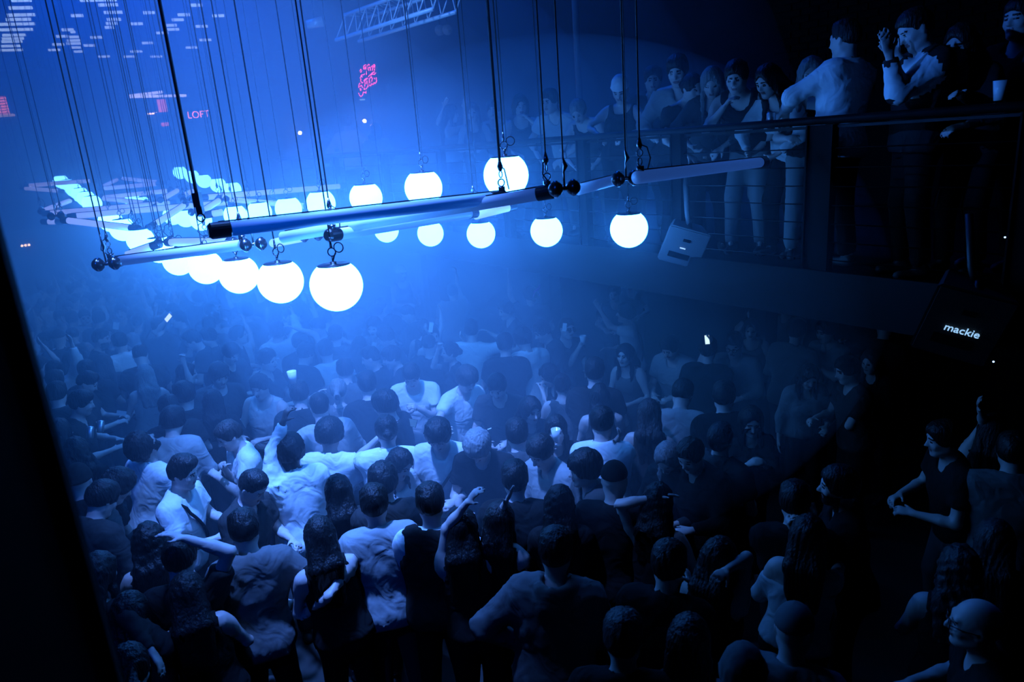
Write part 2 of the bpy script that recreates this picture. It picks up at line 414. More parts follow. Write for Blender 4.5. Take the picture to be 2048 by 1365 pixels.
JL = [(507, 489, 21.5, 'black ball joint at the near end of the grey front tube'), (622, 471, 20, 'ball joint at the far end of the white tube'),
 (1129, 377, 27, 'large black ball joint where the long white tube meets the bright one'), (1252, 357, 25, 'black ball joint carrying the tube that reaches the balcony'),
 (213, 528, 22, 'black ball joint at the near left corner of the rig'), (287, 457, 13, 'ball joint beside the seventh front globe'),
 (112, 432, 13, 'black ball joint at the far left corner of the rig'), (328, 484, 15, 'ball joint between two pale tubes near the left corner'),
 (392, 424, 12.5, 'ball joint right under the thick hoist cable'), (444, 399, 11.5, 'ball joint beyond the hoist cable'), (376, 400, 12, 'ball joint left of the hoist cable, above the slanting tube')]
for j in JL: joint(*j)
# heavy hoist on the thick cable at the middle of the rig
hp = C0+ray(395, 400)*3.6
t = thing('chain_hoist', 'dark hoist block on the thick cable above the dark tube end', 'hoist', hp)
MB().box((0, 0, 0), (.035, .04, .07)).box((.004, 0, -.05), (.03, .03, .04)).obj('body', M_FIT, t)
MB().tube([(0, 0, .03), (0, 0, CEIL-hp.z)], .0085, 8).obj('cable', M_CABLE, t, smooth=True)
MB().tube(circle(Vector((0, 0, -.09)), Vector((1, 0, 0)), Vector((0, 0, 1)), .02), .004, 6, caps=False).obj('hook', M_FIT, t, smooth=True)

# ================================================================ TRUSS
M_ALU = mat('truss_aluminium', .8, .4, metal=.2)
def truss():
    D = 10.5
    A = at_d(672, 80, D+.6); B = at_d(866, 18, D-1.2)
    A2 = at_d(690, 30, D+.6); B2 = at_d(884, -40, D-1.2)
    off = Vector((.25, .45, .02))
    t = thing('lighting_truss', 'aluminium lattice truss under the roof above the neon sign', 'truss', (A+B)/2)
    c = (A+B)/2
    def bar(p, q, r, nm): MB().tube([p-c, q-c], r, 10).obj(nm, M_ALU, t, smooth=True)
    ch = [(A, B), (A2, B2), (A+off, B+off), (A2+off, B2+off)]
    for p, q in ch: bar(p, q, .026, 'chord')
    n = 8
    for i in range(n+1):
        f = i/n
        for (p, q), (p2, q2) in ((ch[0], ch[1]), (ch[2], ch[3]), (ch[1], ch[3])):
            bar(p.lerp(q, f), p2.lerp(q2, f), .009, 'brace')
            if i < n: bar(p.lerp(q, f+1/n), p2.lerp(q2, f), .007, 'brace')
truss()
tl = at_d(740, 60, 7.4); lamp('truss_fill', 'SPOT', tl+Vector((-.6, -.4, 1.2)), 420, (.08, .30, 1), at_d(770, 30, 10.4), spot_size=math.radians(60), spot_blend=1, shadow_soft_size=.05)  # added spot without a fixture, brightens the truss
# par can behind the truss
c = at_d(630, 48, 11.5)
t = thing('stage_lamp', 'small stage lamp hanging beside the truss', 'stage lamp', c)
MB().tube([(-.12, 0, 0), (.12, .02, .03)], [.06, .075], 16).obj('housing', M_ALU, t, smooth=True)
MB().tube([(0, 0, .05), (0, 0, .4)], .01, 8).obj('bracket', M_FIT, t, smooth=True)
for k, (px, py) in enumerate(((880, 62), (895, 61))):
    c = at_d(px, py, 13); t = thing('stage_lamp', ('left' if k == 0 else 'right')+' one of the twin lamps on the dark wall', 'stage lamp', c)
    MB().tube([(0, -.08, 0), (0, .08, .02)], [.085, .06], 16).obj('housing', mat('lamp_grey', .3, .5), t, smooth=True)
    MB().tube([(0, 0, .05), (0, .1, .35)], .01, 8).obj('bracket', M_FIT, t, smooth=True)
# tall vertical duct on the dark wall
a = at_d(1150, 0, 9.9)
t = tag(MB().tube([(0, 0, -3.2), (0, 0, 3.0)], .045, 14).obj('drain_pipe', mat('pipe_paint', .12, .5), smooth=True, loc=a), 'thin vertical pipe on the dark wall above the beanie wearer', 'pipe')
# ================================================================ PEOPLE: distance-field bodies meshed with surface nets
f32 = np.float32
def axis(lo, hi, h, wins):
    out = [lo]; x = lo
    while x < hi:
        hh = h
        for a, b, q in wins:
            if a <= x <= b: hh = min(hh, q)
            elif x < a < x+hh: hh = min(hh, max(a-x, q))
        x += hh; out.append(x)
    return np.array(out, f32)
class Field:
    def __init__(s, lo, hi, h, wins=()):
        s.ax = [axis(lo[i], hi[i], h, [(w[0][i], w[1][i], w[2]) for w in wins]) for i in range(3)]
        s.F = np.full([len(a) for a in s.ax], 1.0, f32); s.h = h
    def sl(s, lo, hi):
        return tuple(slice(max(0, int(np.searchsorted(s.ax[i], lo[i]))-1), int(np.searchsorted(s.ax[i], hi[i]))+1) for i in range(3))
    def P(s, q):
        return s.ax[0][q[0]][:, None, None], s.ax[1][q[1]][None, :, None], s.ax[2][q[2]][None, None, :]
    def put(s, q, d, op, k):
        A = s.F[q]
        if op == '+':
            hh = np.clip(.5+.5*(A-d)/k, 0, 1); s.F[q] = A*(1-hh)+d*hh-k*hh*(1-hh)
        else:
            d = -d; hh = np.clip(.5+.5*(d-A)/k, 0, 1); s.F[q] = A*(1-hh)+d*hh+k*hh*(1-hh)
    def cap(s, a, b, ra, rb, op='+', k=.02, n=None, f=1.0, capb=False, capa=False):
        a = np.array(a, f32); b = np.array(b, f32); m = max(ra, rb)+k+.03
        q = s.sl(np.minimum(a, b)-m, np.maximum(a, b)+m); X, Y, Z = s.P(q)
        if X.size*Y.size*Z.size == 0: return
        px, py, pz = X-a[0], Y-a[1], Z-a[2]; d = b-a; ab = d.copy()
        if n is not None:
            n = np.array(n, f32); g = (1/f-1); t = px*n[0]+py*n[1]+pz*n[2]
            px, py, pz = px+n[0]*t*g, py+n[1]*t*g, pz+n[2]*t*g
            ab = d+n*float(d@n)*g
        L = float(ab@ab)+1e-9
        t0 = (px*ab[0]+py*ab[1]+pz*ab[2])/L; t = np.clip(t0, 0, 1)
        dd = np.sqrt((px-ab[0]*t)**2+(py-ab[1]*t)**2+(pz-ab[2]*t)**2)-(ra+(rb-ra)*t)
        if n is not None: dd = dd*(1+f)/2
        if capb: dd = np.maximum(dd, (t0-1)*math.sqrt(L))
        if capa: dd = np.maximum(dd, -t0*math.sqrt(L))
        s.put(q, dd.astype(f32), op, k)
    def ell(s, c, r, R=None, op='+', k=.015):
        c = np.array(c, f32); m = max(r)+k+.02; q = s.sl(c-m, c+m); X, Y, Z = s.P(q)
        if X.size*Y.size*Z.size == 0: return
        px, py, pz = X-c[0], Y-c[1], Z-c[2]
        if R is not None:
            px, py, pz = (R[0, 0]*px+R[1, 0]*py+R[2, 0]*pz, R[0, 1]*px+R[1, 1]*py+R[2, 1]*pz, R[0, 2]*px+R[1, 2]*py+R[2, 2]*pz)
        l = np.sqrt((px/r[0])**2+(py/r[1])**2+(pz/r[2])**2); l2 = np.sqrt((px/r[0]**2)**2+(py/r[1]**2)**2+(pz/r[2]**2)**2)+1e-6
        s.put(q, (l*(l-1)/l2).astype(f32), op, k)
    def plane(s, p, n, k=.006):      # keep the side n points away from
        X, Y, Z = s.P((slice(None),)*3)
        s.put((slice(None),)*3, -((X-p[0])*n[0]+(Y-p[1])*n[1]+(Z-p[2])*n[2]).astype(f32), '-', k)
    def net(s, name):
        F, (xs, ys, zs) = s.F, s.ax; I = F < 0; nx, ny, nz = F.shape
        c = I[:-1, :-1, :-1].astype(np.uint8)
        for dx, dy, dz in ((1, 0, 0), (0, 1, 0), (1, 1, 0), (0, 0, 1), (1, 0, 1), (0, 1, 1), (1, 1, 1)):
            c = c + I[dx:nx-1+dx, dy:ny-1+dy, dz:nz-1+dz]
        act = np.argwhere((c > 0) & (c < 8)); N = len(act)
        if N == 0: return None
        idx = np.full(c.shape, -1, np.int32); idx[tuple(act.T)] = np.arange(N)
        i, j, k = act.T; acc = np.zeros((N, 3), f32); cnt = np.zeros(N, f32)
        G = lambda a, b, cc: F[i+a, j+b, k+cc]
        gx = lambda a: xs[i+a]; gy = lambda a: ys[j+a]; gz = lambda a: zs[k+a]
        for ax_ in range(3):
            for u in (0, 1):
                for v in (0, 1):
                    o0 = [0, 0, 0]; o1 = [0, 0, 0]; a1, a2 = [q for q in range(3) if q != ax_]
                    o0[a1] = o1[a1] = u; o0[a2] = o1[a2] = v; o1[ax_] = 1
                    f0, f1 = G(*o0), G(*o1); m = (f0 < 0) != (f1 < 0)
                    t = np.where(m, f0/(f0-f1+1e-12), 0).astype(f32)
                    p0 = np.stack([gx(o0[0]), gy(o0[1]), gz(o0[2])], 1); p1 = np.stack([gx(o1[0]), gy(o1[1]), gz(o1[2])], 1)
                    acc += (p0+(p1-p0)*t[:, None])*m[:, None]; cnt += m
        V = acc/cnt[:, None]; quads = []
        for ax_ in range(3):
            a1, a2 = [(1, 2), (2, 0), (0, 1)][ax_]
            sl0 = [slice(None)]*3; sl1 = [slice(None)]*3; sl0[ax_] = slice(0, -1); sl1[ax_] = slice(1, None)
            for a in (a1, a2): sl0[a] = sl1[a] = slice(1, -1)
            A, B = I[tuple(sl0)], I[tuple(sl1)]
            for sgn in (0, 1):
                e = np.argwhere((A & ~B) if sgn == 0 else (~A & B))
                if not len(e): continue
                e[:, a1] += 1; e[:, a2] += 1
                def cell(u, v):
                    q = e.copy(); q[:, a1] -= u; q[:, a2] -= v; return idx[tuple(q.T)]
                Q = np.stack([cell(1, 1), cell(0, 1), cell(0, 0), cell(1, 0)], 1)
                quads.append(Q if sgn == 0 else Q[:, ::-1])
        Q = np.concatenate(quads); Q = Q[(Q >= 0).all(1)]
        me = bpy.data.meshes.new(name); me.vertices.add(N); me.vertices.foreach_set('co', V.ravel())
        me.loops.add(Q.size); me.loops.foreach_set('vertex_index', Q.ravel().astype(np.int32))
        me.polygons.add(len(Q)); me.polygons.foreach_set('loop_start', np.arange(0, Q.size, 4, dtype=np.int32))
        me.update(calc_edges=True); me.shade_smooth()
        return me
def rot(ax_, deg):
    return np.array(Matrix.Rotation(math.radians(deg), 3, ax_))
def nrm(v):
    v = np.array(v, float); return v/(np.linalg.norm(v)+1e-9)
# wrist targets in the torso frame for the right arm (x right, y forward, z up from the hips), elbow pole, curl, palm normal
ARMS = {
 'down': ((.27, .05, -.10), (.3, -.5, -.2), .5), 'loose': ((.25, .20, -.02), (.5, -.6, -.2), .6),
 'bent': ((.12, .30, .22), (.6, -.2, -.9), .9), 'cup': ((.16, .32, .34), (.5, -.1, -1), 1.3),
 'chest': ((.02, .24, .36), (.7, .0, -.7), .7), 'phone': ((.07, .32, .42), (.5, 0, -1), 1.2),
 'face': ((.08, .20, .56), (.8, .1, -.8), .8), 'up': ((.24, .08, .98), (.8, .2, .3), .3),
 'point': ((.20, .34, .86), (.8, .2, -.2), .9), 'rail': ((.14, .36, .22), (.9, -.4, .1), 1.0),
 'over': ((-.02, .02, .80), (.9, .2, .5), .5), 'out': ((.48, .36, .40), (.4, -.4, -.6), .3),
 'hug': ((.10, .42, .40), (.8, .0, -.3), .5), 'back': ((.16, -.16, .02), (.8, -.5, .2), .5),
 'hip': ((.22, .06, .10), (.9, -.5, .2), .8),
}
def ik(S_, T, pole, l1, l2):
    d = T-S_; L = np.linalg.norm(d); L2 = min(L, (l1+l2)*.985); L2 = max(L2, .10); u = d/(L+1e-9)
    a = (l1*l1-l2*l2+L2*L2)/(2*L2); h = math.sqrt(max(1e-6, l1*l1-a*a))
    p = np.array(pole, float); p = p-u*(p@u); p = nrm(p)
    return S_+u*a+p*h, S_+u*L2
def skeleton(sp):
    fem = sp['sex'] == 'f'
    Rt = rot('Z', sp.get('twist', 0)) @ rot('X', -sp.get('lean', 4)) @ rot('Y', sp.get('side', 0))
    P0 = np.array((0, -.006*sp.get('lean', 4)*.6, .93)); T = lambda x, y, z: P0+Rt@np.array((x, y, z), float)
    sw = .158 if fem else .185
    k = dict(P0=P0, Rt=Rt, T=T, fem=fem, sw=sw); nb = T(0, -.012, .50)
    Rn = rot('Z', sp.get('twist', 0)) @ rot('X', -sp.get('lean', 4)*.6-sp.get('hp', 8)*.5)
    k['nb'] = nb; hc = nb+Rn@np.array((0, .03, .175)); k['hc'] = hc
    k['Rh'] = rot('Z', sp.get('twist', 0)+sp.get('hy', 0)) @ rot('X', -sp.get('hp', 8)) @ rot('Y', sp.get('hr', 0))
    return k
def build(sp, q=2):
    hi = q > 0; q_ = min(2, q); hd, hn_, bs, cl, hr_ = ((.0160, .0180, .060, .034, .020), (.0120, .0130, .050, .024, .0145), (.0088, .0098, .040, .018, .0110))[q_]
    k = skeleton(sp); T, fem, sw, hc, Rh, Rt = k['T'], k['fem'], k['sw'], k['hc'], k['Rh'], k['Rt']
    ny = Rt@np.array((0, 1., 0)); H = lambda x, y, z: hc+Rh@np.array((x, y, z), float)
    fat = sp.get('fat', 1.0)
    arms = []
    for sd, key in ((1, 'ra'), (-1, 'la')):
        a = sp.get(key, 'down'); sh = T(sd*sw, -.01, .445)
        if isinstance(a, str):
            w_, pole, curl = ARMS[a]; W = T(w_[0]*sd, w_[1], w_[2]); pole = Rt@np.array((pole[0]*sd, pole[1], pole[2]))
            if a in ('up', 'point', 'over', 'face', 'chest'): W = W+np.array((0, 0, 0.))
        else: W, pole, curl = a
        E, W = ik(sh, np.array(W, float), pole, .285, .25)
        arms.append((sd, sh, E, W, curl))
    # torso segments: (a, b, ra, rb, squash along torso y)
    if fem: TS = [((-.075, -.01, -.02), (.075, -.01, -.02), .115, .115, .88), ((0, 0, .02), (0, .0, .2), .150, .118, .74), ((-.045, 0, .30), (.045, 0, .30), .112, .112, .82), ((-.09, -.015, .42), (.09, -.015, .42), .07, .07, .9)]
    else: TS = [((-.06, -.005, -.02), (.06, -.005, -.02), .115, .115, .88), ((0, 0, .02), (0, .005, .2), .152, .148, .72), ((-.065, 0, .31), (.065, 0, .31), .130, .130, .84), ((-.105, -.015, .42), (.105, -.015, .42), .082, .082, .9)]
    def torso(F, g, kk):
        for a, b, ra, rb, f in TS: F.cap(T(*a), T(*b), ra*fat+g, rb*fat+g, k=kk, n=ny, f=f)
        if fem:
            for s_ in (-1, 1): F.ell(T(s_*.068, .075, .315), (.062+g, .058+g, .060+g), Rt, k=kk)
        for s_ in (-1, 1): F.cap(T(0, -.03, .50), T(s_*(sw-.03), -.018, .462), .040+g, .048+g, k=kk)
        for s_ in (-1, 1): F.ell(T(s_*.065, -.065, -.06), (.085+g, .08+g, .09+g), Rt, k=kk)
    sc = .9 if fem else 1.0
    out = {}
    hw = .14; wins = [(hc-np.array((hw, hw, .15)), hc+np.array((hw, hw, .15)), hd)]
    for sd, sh, E, W, curl in arms:
        u = nrm(W-E); c_ = W+u*.09; wins.append((c_-.10, c_+.10, hn_))
    pts = np.array([hc-.2, hc+.2]+[q for a in arms for q in (a[2]-.12, a[2]+.12, a[3]-.22, a[3]+.22)]+[T(-.3, -.25, 0), T(.3, .25, .4), (-.26, -.2, -.01), (.26, .25, 0)])
    lo, hi_ = pts.min(0), pts.max(0); lo[2] = -.02
    F = Field(lo, hi_, bs, wins)
    torso(F, 0, .05)
    nk = .047 if fem else .056
    F.cap(k['nb']-Rt@np.array((0, 0, .06)), H(0, -.02, -.06), nk+.006, nk, k=.03)
    # legs
    for s_ in (-1, 1):
        kn = np.array((s_*.105, .02, .50)); an = np.array((s_*.125, -.03, .085)); hp_ = T(s_*.085, 0, -.05)
        F.cap(hp_, kn, .088*fat, .056, k=.04); F.cap(kn, an, .055, .036, k=.03); F.cap(kn-(0, .03, .1), an+(0, -.01, .12), .04, .03, k=.03)
        F.cap(an-(0, .02, .040), an+(s_*.0, .11, -.05), .026, .022, k=.03)
    for sd, sh, E, W, curl in arms:
        F.cap(sh, sh+(E-sh)*.25, .062*sc*fat, .056*sc*fat, k=.035); F.cap(sh+(E-sh)*.2, E, .050*sc*fat, .038*sc, k=.03)
        F.cap(E, E+(W-E)*.4, .040*sc, .038*sc, k=.02); F.cap(E+(W-E)*.3, W, .037*sc, .025*sc, k=.02)
        # hand
        u = nrm(W-E); inw = np.array((-sd, 0, 0.)); pn = sp.get('palm_r' if sd > 0 else 'palm_l')
        if pn is None:
            pn = Rt@np.array((-sd, .15, 0.)) if abs(u[2]) > .6 else Rt@np.array((-sd*.35, -.1, -.9))
        pn = np.array(pn, float); pn = nrm(pn-u*(pn@u)); s_ = nrm(np.cross(u, pn))*sd   # thumb side
        if u[2] < -.3 and s_@(Rt@np.array((0, 1., 0))) < 0: s_ = -s_
        hs = .93 if fem else 1.0
        F.cap(W+u*.012, W+u*.07*hs, .030*hs, .038*hs, k=.012, n=pn, f=.42)
        fr = (.0115, .0095, .0085)[q_]
        for q, (of, ln) in enumerate(((.030, .072), (.011, .080), (-.009, .074), (-.027, .058))):
            p = W+u*.088*hs+s_*of*hs; dd = nrm(u+s_*of*(1.6 if curl < .4 else .6)); c0 = curl*(1+.12*q)
            if sp.get('sign_'+('r' if sd > 0 else 'l')) and q > 1: c0 = 1.6
            for sg, fl in enumerate((.42, .32, .26)):
                ang = c0*(.55, .75, .55)[sg]; dd = nrm(dd*math.cos(ang)+pn*math.sin(ang))
                p2 = p+dd*ln*fl; F.cap(p, p2, fr-.0006*sg, fr-.0008*(sg+1), k=.004); p = p2
        p = W+u*.026*hs+s_*.028*hs; dd = nrm(u*.75+s_*.75+pn*.35*min(1.5, curl+.3)); p2 = p+dd*.038; F.cap(p-dd*.012, p2, .014, .0105, k=.010)
        dd = nrm(dd+u*.35+pn*.5*curl); F.cap(p2, p2+dd*.03, .0100, .0085, k=.004)
    # head
    F.ell(H(0, -.012, .028), (.077, .097, .098), Rh, k=.02)
    F.ell(H(0, .022, -.012), (.066, .070, .085), Rh, k=.03)
    F.cap(H(0, .025, -.055), H(0, .060, -.088), .052 if not fem else .046, .022, k=.03)
    for s_ in (-1, 1):
        F.cap(H(s_*.048, -.005, -.055), H(s_*.018, .060, -.092), .022, .018, k=.03)
        F.ell(H(s_*.040, .062, -.022), (.022, .020, .022), Rh, k=.02)
    if hi:
        F.cap(H(-.040, .076, .034), H(.040, .076, .034), .012, .012, k=.016)
        for s_ in (-1, 1):
            F.ell(H(s_*.031, .097, .010), (.017, .016, .011), Rh, op='-', k=.012)
            F.ell(H(s_*.031, .074, .011), (.0135, .0125, .0115), Rh, k=.003)
        F.cap(H(0, .088, .022), H(0, .112, -.022), .0075, .0115, k=.010)
        for s_ in (-1, 1): F.ell(H(s_*.010, .100, -.027), (.009, .010, .008), Rh, k=.006)
        F.cap(H(-.017, .088, -.048), H(.017, .088, -.048), .0065, .0065, k=.006)
        F.cap(H(-.013, .088, -.058), H(.013, .088, -.058), .0075, .0075, k=.006)
        F.cap(H(-.02, .100, -.053), H(.02, .100, -.053), .0030, .0030, op='-', k=.004)
        F.ell(H(0, .078, -.092), (.018, .014, .014), Rh, k=.014)
    else:
        F.cap(H(0, .085, .02), H(0, .108, -.022), .010, .014, k=.012)
        for s_ in (-1, 1): F.ell(H(s_*.031, .092, .008), (.018, .018, .013), Rh, op='-', k=.014)
        F.cap(H(-.018, .086, -.053), H(.018, .086, -.053), .010, .010, k=.01)
    for s_ in (-1, 1):
        F.ell(H(s_*.077, -.010, -.002), (.012, .020, .031), Rh @ rot('X', 10), k=.006)
        if hi: F.ell(H(s_*.088, -.004, .002), (.008, .010, .016), Rh, op='-', k=.005)
    me = F.net('body')
    n = len(me.polygons); cc = np.empty(n*3, f32); me.polygons.foreach_get('center', cc); cc = cc.reshape(n, 3)
    L = (cc-hc)@Rh; ax_ = np.abs(L[:, 0]); mi = np.zeros(n, np.int32); y, z = L[:, 1], L[:, 2]
    fr_ = (y > .055) & (np.linalg.norm(L, axis=1) < .16)
    bx = sp.get('beard', 0)
    if bx: mi[(np.linalg.norm(L, axis=1) < .16) & (z < -.028-.25*(.09-y)*0) & (y > .0) & (z < -.030) & ~((z > -.045) & (ax_ < .028) & (y > .085) & (z > -.036))] = 3
    mi[fr_ & (ax_ < .022) & (z < -.043) & (z > -.065) & (y > .083)] = 2
    mi[fr_ & (ax_ > .012) & (ax_ < .052) & (z > .026) & (z < .036) & (y > .066)] = 3
    mi[fr_ & (abs(ax_-.031) < .013) & (abs(z-.010) < .0065) & (y > .07)] = 1
    me.polygons.foreach_set('material_index', mi)
    out['body'] = me
    # ---------------- top
    ct = sp['top']; 
    lo2 = np.array([T(-.36, -.3, -.2), T(.36, .3, .6)]+[q for a in arms for q in (a[2]-.14, a[2]+.14, a[3]-.12, a[3]+.12)]); 
    lo3, hi3 = lo2.min(0)-.04, lo2.max(0)+.08
    kind = ct; g = {'tee': .018, 'long': .017, 'sweater': .024, 'hoodie': .033, 'shirt': .022, 'tank': .012, 'off': .014, 'jacket': .032, 'vest': .026, 'blouse': .02}[kind]
    rs = np.random.RandomState(sp.get('seed', 1))
    def wrinkle(G, amp):
        X, Y, Z = G.P((slice(None),)*3); D = 0
        cc_ = T(0, 0, .2); X = X-cc_[0]; Y = Y-cc_[1]; Z = Z-cc_[2]
        wx = .04*np.sin(9*Z+rs.rand()*6)+.03*np.sin(14*X+rs.rand()*6)
        for q in range(5):
            d = rs.randn(3); d[2] = abs(d[2])*.7+.1; d = d/np.linalg.norm(d); fq = rs.uniform(28, 60)
            s_ = np.sin(fq*(d[0]*(X+wx)+d[1]*(Y-wx)+d[2]*(Z+wx))+rs.rand()*6)
            m_ = np.clip(.5+.9*np.sin(6*X+rs.rand()*6)*np.sin(5*Z+rs.rand()*6+4*Y), 0, 1)
            D = D+(1-np.abs(s_))**2*m_
        G.F += (amp*(D-.9)*-1).astype(f32)
    def garment(g, sleeve, hem, amp, neck, h):
        G = Field(lo3, hi3, h)
        torso(G, g, .07)
        # drape below the chest
        G.cap(T(0, 0, hem+.02), T(0, .01, .25), (.155 if fem else .165)*fat+g*.9, .15*fat+g*.6, k=.05, n=ny, f=.76)
        if sleeve > 0:
            for sd, sh, E, W, curl in arms:
                if sleeve <= 1:
                    e = sh+(E-sh)*sleeve; G.cap(sh, e, .062*sc+g, .052*sc+g*1.15, k=.045, capb=True)
                else:
                    G.cap(sh, E, .062*sc+g, .042*sc+g*.95, k=.045)
                    e = E+(W-E)*(sleeve-1); G.cap(E, e, .044*sc+g*.95, .029*sc+g*.6, k=.03, capb=True)
        else:
            for sd, sh, E, W, curl in arms: G.ell(sh+Rt@np.array((sd*.035, 0, .0)), (.075, .10, .10), Rt, op='-', k=.01)
        wrinkle(G, amp)
        hm = T(0, 0, hem); G.plane(hm, -(Rt@np.array((0, 0, 1.))), .004)
        nb = k['nb']
        if neck > 0:
            G.cap(nb-Rt@np.array((0, -.02, .03)), H(0, -.02, -.05), neck, neck+.012, op='-', k=.008)
            G.cap(nb+Rt@np.array((0, .045, -.02)), nb+Rt@np.array((0, .20, .10)), neck*.75, neck, op='-', k=.01)
        return G
    h = cl
    if kind == 'tee': G = garment(g, .62, -.10, .006, .062, h)
    elif kind == 'vest': G = garment(.014, .62, -.06, .003, .062, h)
    elif kind in ('tank',): G = garment(g, 0, -.04, .002, .082, h)
    elif kind == 'off': G = garment(g, 1.85 if sp.get('sl') else 0, .0, .002, .0, h); G.plane(T(0, 0, .375), Rt@np.array((0, 0, 1.)), .004)
    elif kind == 'blouse': G = garment(g, 1.8, -.05, .0035, .085, h)
    else: G = garment(g, 1.93, -.12 if kind != 'jacket' else -.09, .0085 if kind in ('sweater', 'hoodie', 'jacket') else .0065, .062, h)
    nb = k['nb']
    if kind == 'hoodie':
        q = [nb+Rt@np.array(v) for v in ((-.085, .05, .005), (-.098, -.03, .03), (-.06, -.10, .035), (0, -.125, .03), (.06, -.10, .035), (.098, -.03, .03), (.085, .05, .005))]
        for a, b in zip(q[:-1], q[1:]): G.cap(a, b, .032, .032, k=.025)
        G.ell(nb+Rt@np.array((0, -.11, -.045)), (.095, .055, .10), Rt, k=.03)
        G.ell(nb+Rt@np.array((0, -.065, .06)), (.062, .055, .06), Rt, op='-', k=.02)
    if kind in ('shirt', 'jacket'):
        q = [nb+Rt@np.array(v) for v in ((-.045, .07, -.01), (-.072, .02, .012), (-.055, -.045, .028), (0, -.068, .032), (.055, -.045, .028), (.072, .02, .012), (.045, .07, -.01))]
        for a, b in zip(q[:-1], q[1:]): G.cap(a, b, .018, .018, k=.008)
    out['top'] = G.net('top')
    if sp.get('sleeves'):
        me_ = out['top']; n = len(me_.polygons); cc = np.empty(n*3, f32); me_.polygons.foreach_get('center', cc); cc = cc.reshape(n, 3); mi = np.zeros(n, np.int32)
        for sd, sh, E, W, curl in arms:
            for a, b, t0 in ((sh, E, .12), (E, W, 0.)):
                d = b-a; t_ = (cc-a)@d/(d@d); m_ = (t_ > t0) & (t_ < (1.2 if t0 else .82)) & (np.linalg.norm(cc-a-np.clip(t_, 0, 1)[:, None]*d, axis=1) < .105); mi[m_] = 1
        me_.polygons.foreach_set('material_index', mi)
    if kind == 'vest':
        G = garment(.032, 0, -.10, .0035, .09, h); out['vest'] = G.net('vest')
    # ---------------- trousers
    G = Field((-.28, -.30, .05), (.28, .28, 1.12), .040 if hi else .05)
    torso(G, .008, .05)
    for s_ in (-1, 1):
        kn = np.array((s_*.105, .02, .50)); an = np.array((s_*.125, -.03, .09)); hp_ = T(s_*.085, 0, -.05)
        G.cap(hp_, kn, .102*fat, .076, k=.04); G.cap(kn, an, .076, .066, k=.03, capb=True)
    G.plane(T(0, 0, .06), Rt@np.array((0, 0, 1.)), .004)
    out['trousers'] = G.net('trousers')
    # ---------------- hair / headwear
    hs_ = sp['hair']
    G = Field(hc-np.array((.20, .22, .62 if hs_ in ('long', 'longcurl', 'pony') else .17)), hc+np.array((.20, .20, .22)), hr_)
    def strands(amp, fq, G=G):
        X, Y, Z = G.P((slice(None),)*3); px, py, pz = X-hc[0], Y-hc[1], Z-hc[2]
        ph = np.arctan2(px*Rh[0, 0]+py*Rh[1, 0]+pz*Rh[2, 0], (px*Rh[0, 1]+py*Rh[1, 1]+pz*Rh[2, 1])+.02)
        G.F += (amp*np.sin(fq*ph+3*np.sin(9*pz+rs.rand()*6)+5*np.sin(2*ph))).astype(f32)
    def bumps(amp, fq, G=G):
        X, Y, Z = G.P((slice(None),)*3); a, b, c_ = rs.rand(3)*6
        G.F += (amp*(np.sin(fq*X+a+2*np.sin(17*Y))*np.sin(fq*Y+b+2*np.sin(19*Z))*np.sin(fq*Z+c_+2*np.sin(23*X)))).astype(f32)
    Z3 = (slice(None),)*3
    def hairline(fy=.052, fz=.062, low=-.055):
        # clear the face and the neck below the ears
        G.cap(H(0, .10, fz-.062), H(0, .13, -.12), .064, .075, op='-', k=.008)
        G.cap(H(-.03, .12, fz-.052), H(.03, .12, fz-.052), .050, .050, op='-', k=.008)
        G.plane(H(0, -.05, low), -(Rh@nrm((0, -.35, 1.))), .008)
    if hs_ in ('short', 'fade', 'crop', 'fringe', 'curly', 'afro', 'quiff', 'mop', 'slick'):
        t = dict(short=.016, fade=.006, crop=.007, fringe=.020, curly=.028, afro=.045, quiff=.010, mop=.030, slick=.012)[hs_]
        G.ell(H(0, -.016, .030), (.077+t, .097+t, .097+t), Rh, k=.01)
        top_ = dict(short=.012, fade=.020, crop=.004, fringe=.018, curly=.02, afro=.02, quiff=.03, mop=.014, slick=.006)[hs_]
        G.ell(H(0, .002, .075+top_), (.070+t*.6, .088, .045+top_*.4), Rh, k=.03)
        if hs_ in ('fringe', 'mop'):
            for s_ in (-1, 0, 1): G.ell(H(s_*.038, .072, .062), (.034, .028, .026), Rh, k=.02)
        if hs_ == 'quiff': G.ell(H(0, .062, .108), (.055, .038, .030), Rh, k=.02)
        if hs_ in ('curly', 'afro'): bumps(.010 if hs_ == 'curly' else .009, 95)
        else: strands(.0042 if hs_ != 'mop' else .0055, 30)
        hairline(fz={'fringe': .040, 'mop': .034, 'afro': .06, 'curly': .05, 'crop': .068}.get(hs_, .058), low={'mop': -.06, 'curly': -.055, 'afro': -.05, 'fade': -.03}.get(hs_, -.05))
    elif hs_ in ('long', 'longcurl', 'pony', 'bun', 'bob', 'up'):
        t = .014 if hs_ in ('pony', 'bun', 'up') else .022
        G.ell(H(0, -.014, .030), (.077+t, .097+t, .097+t), Rh, k=.01)
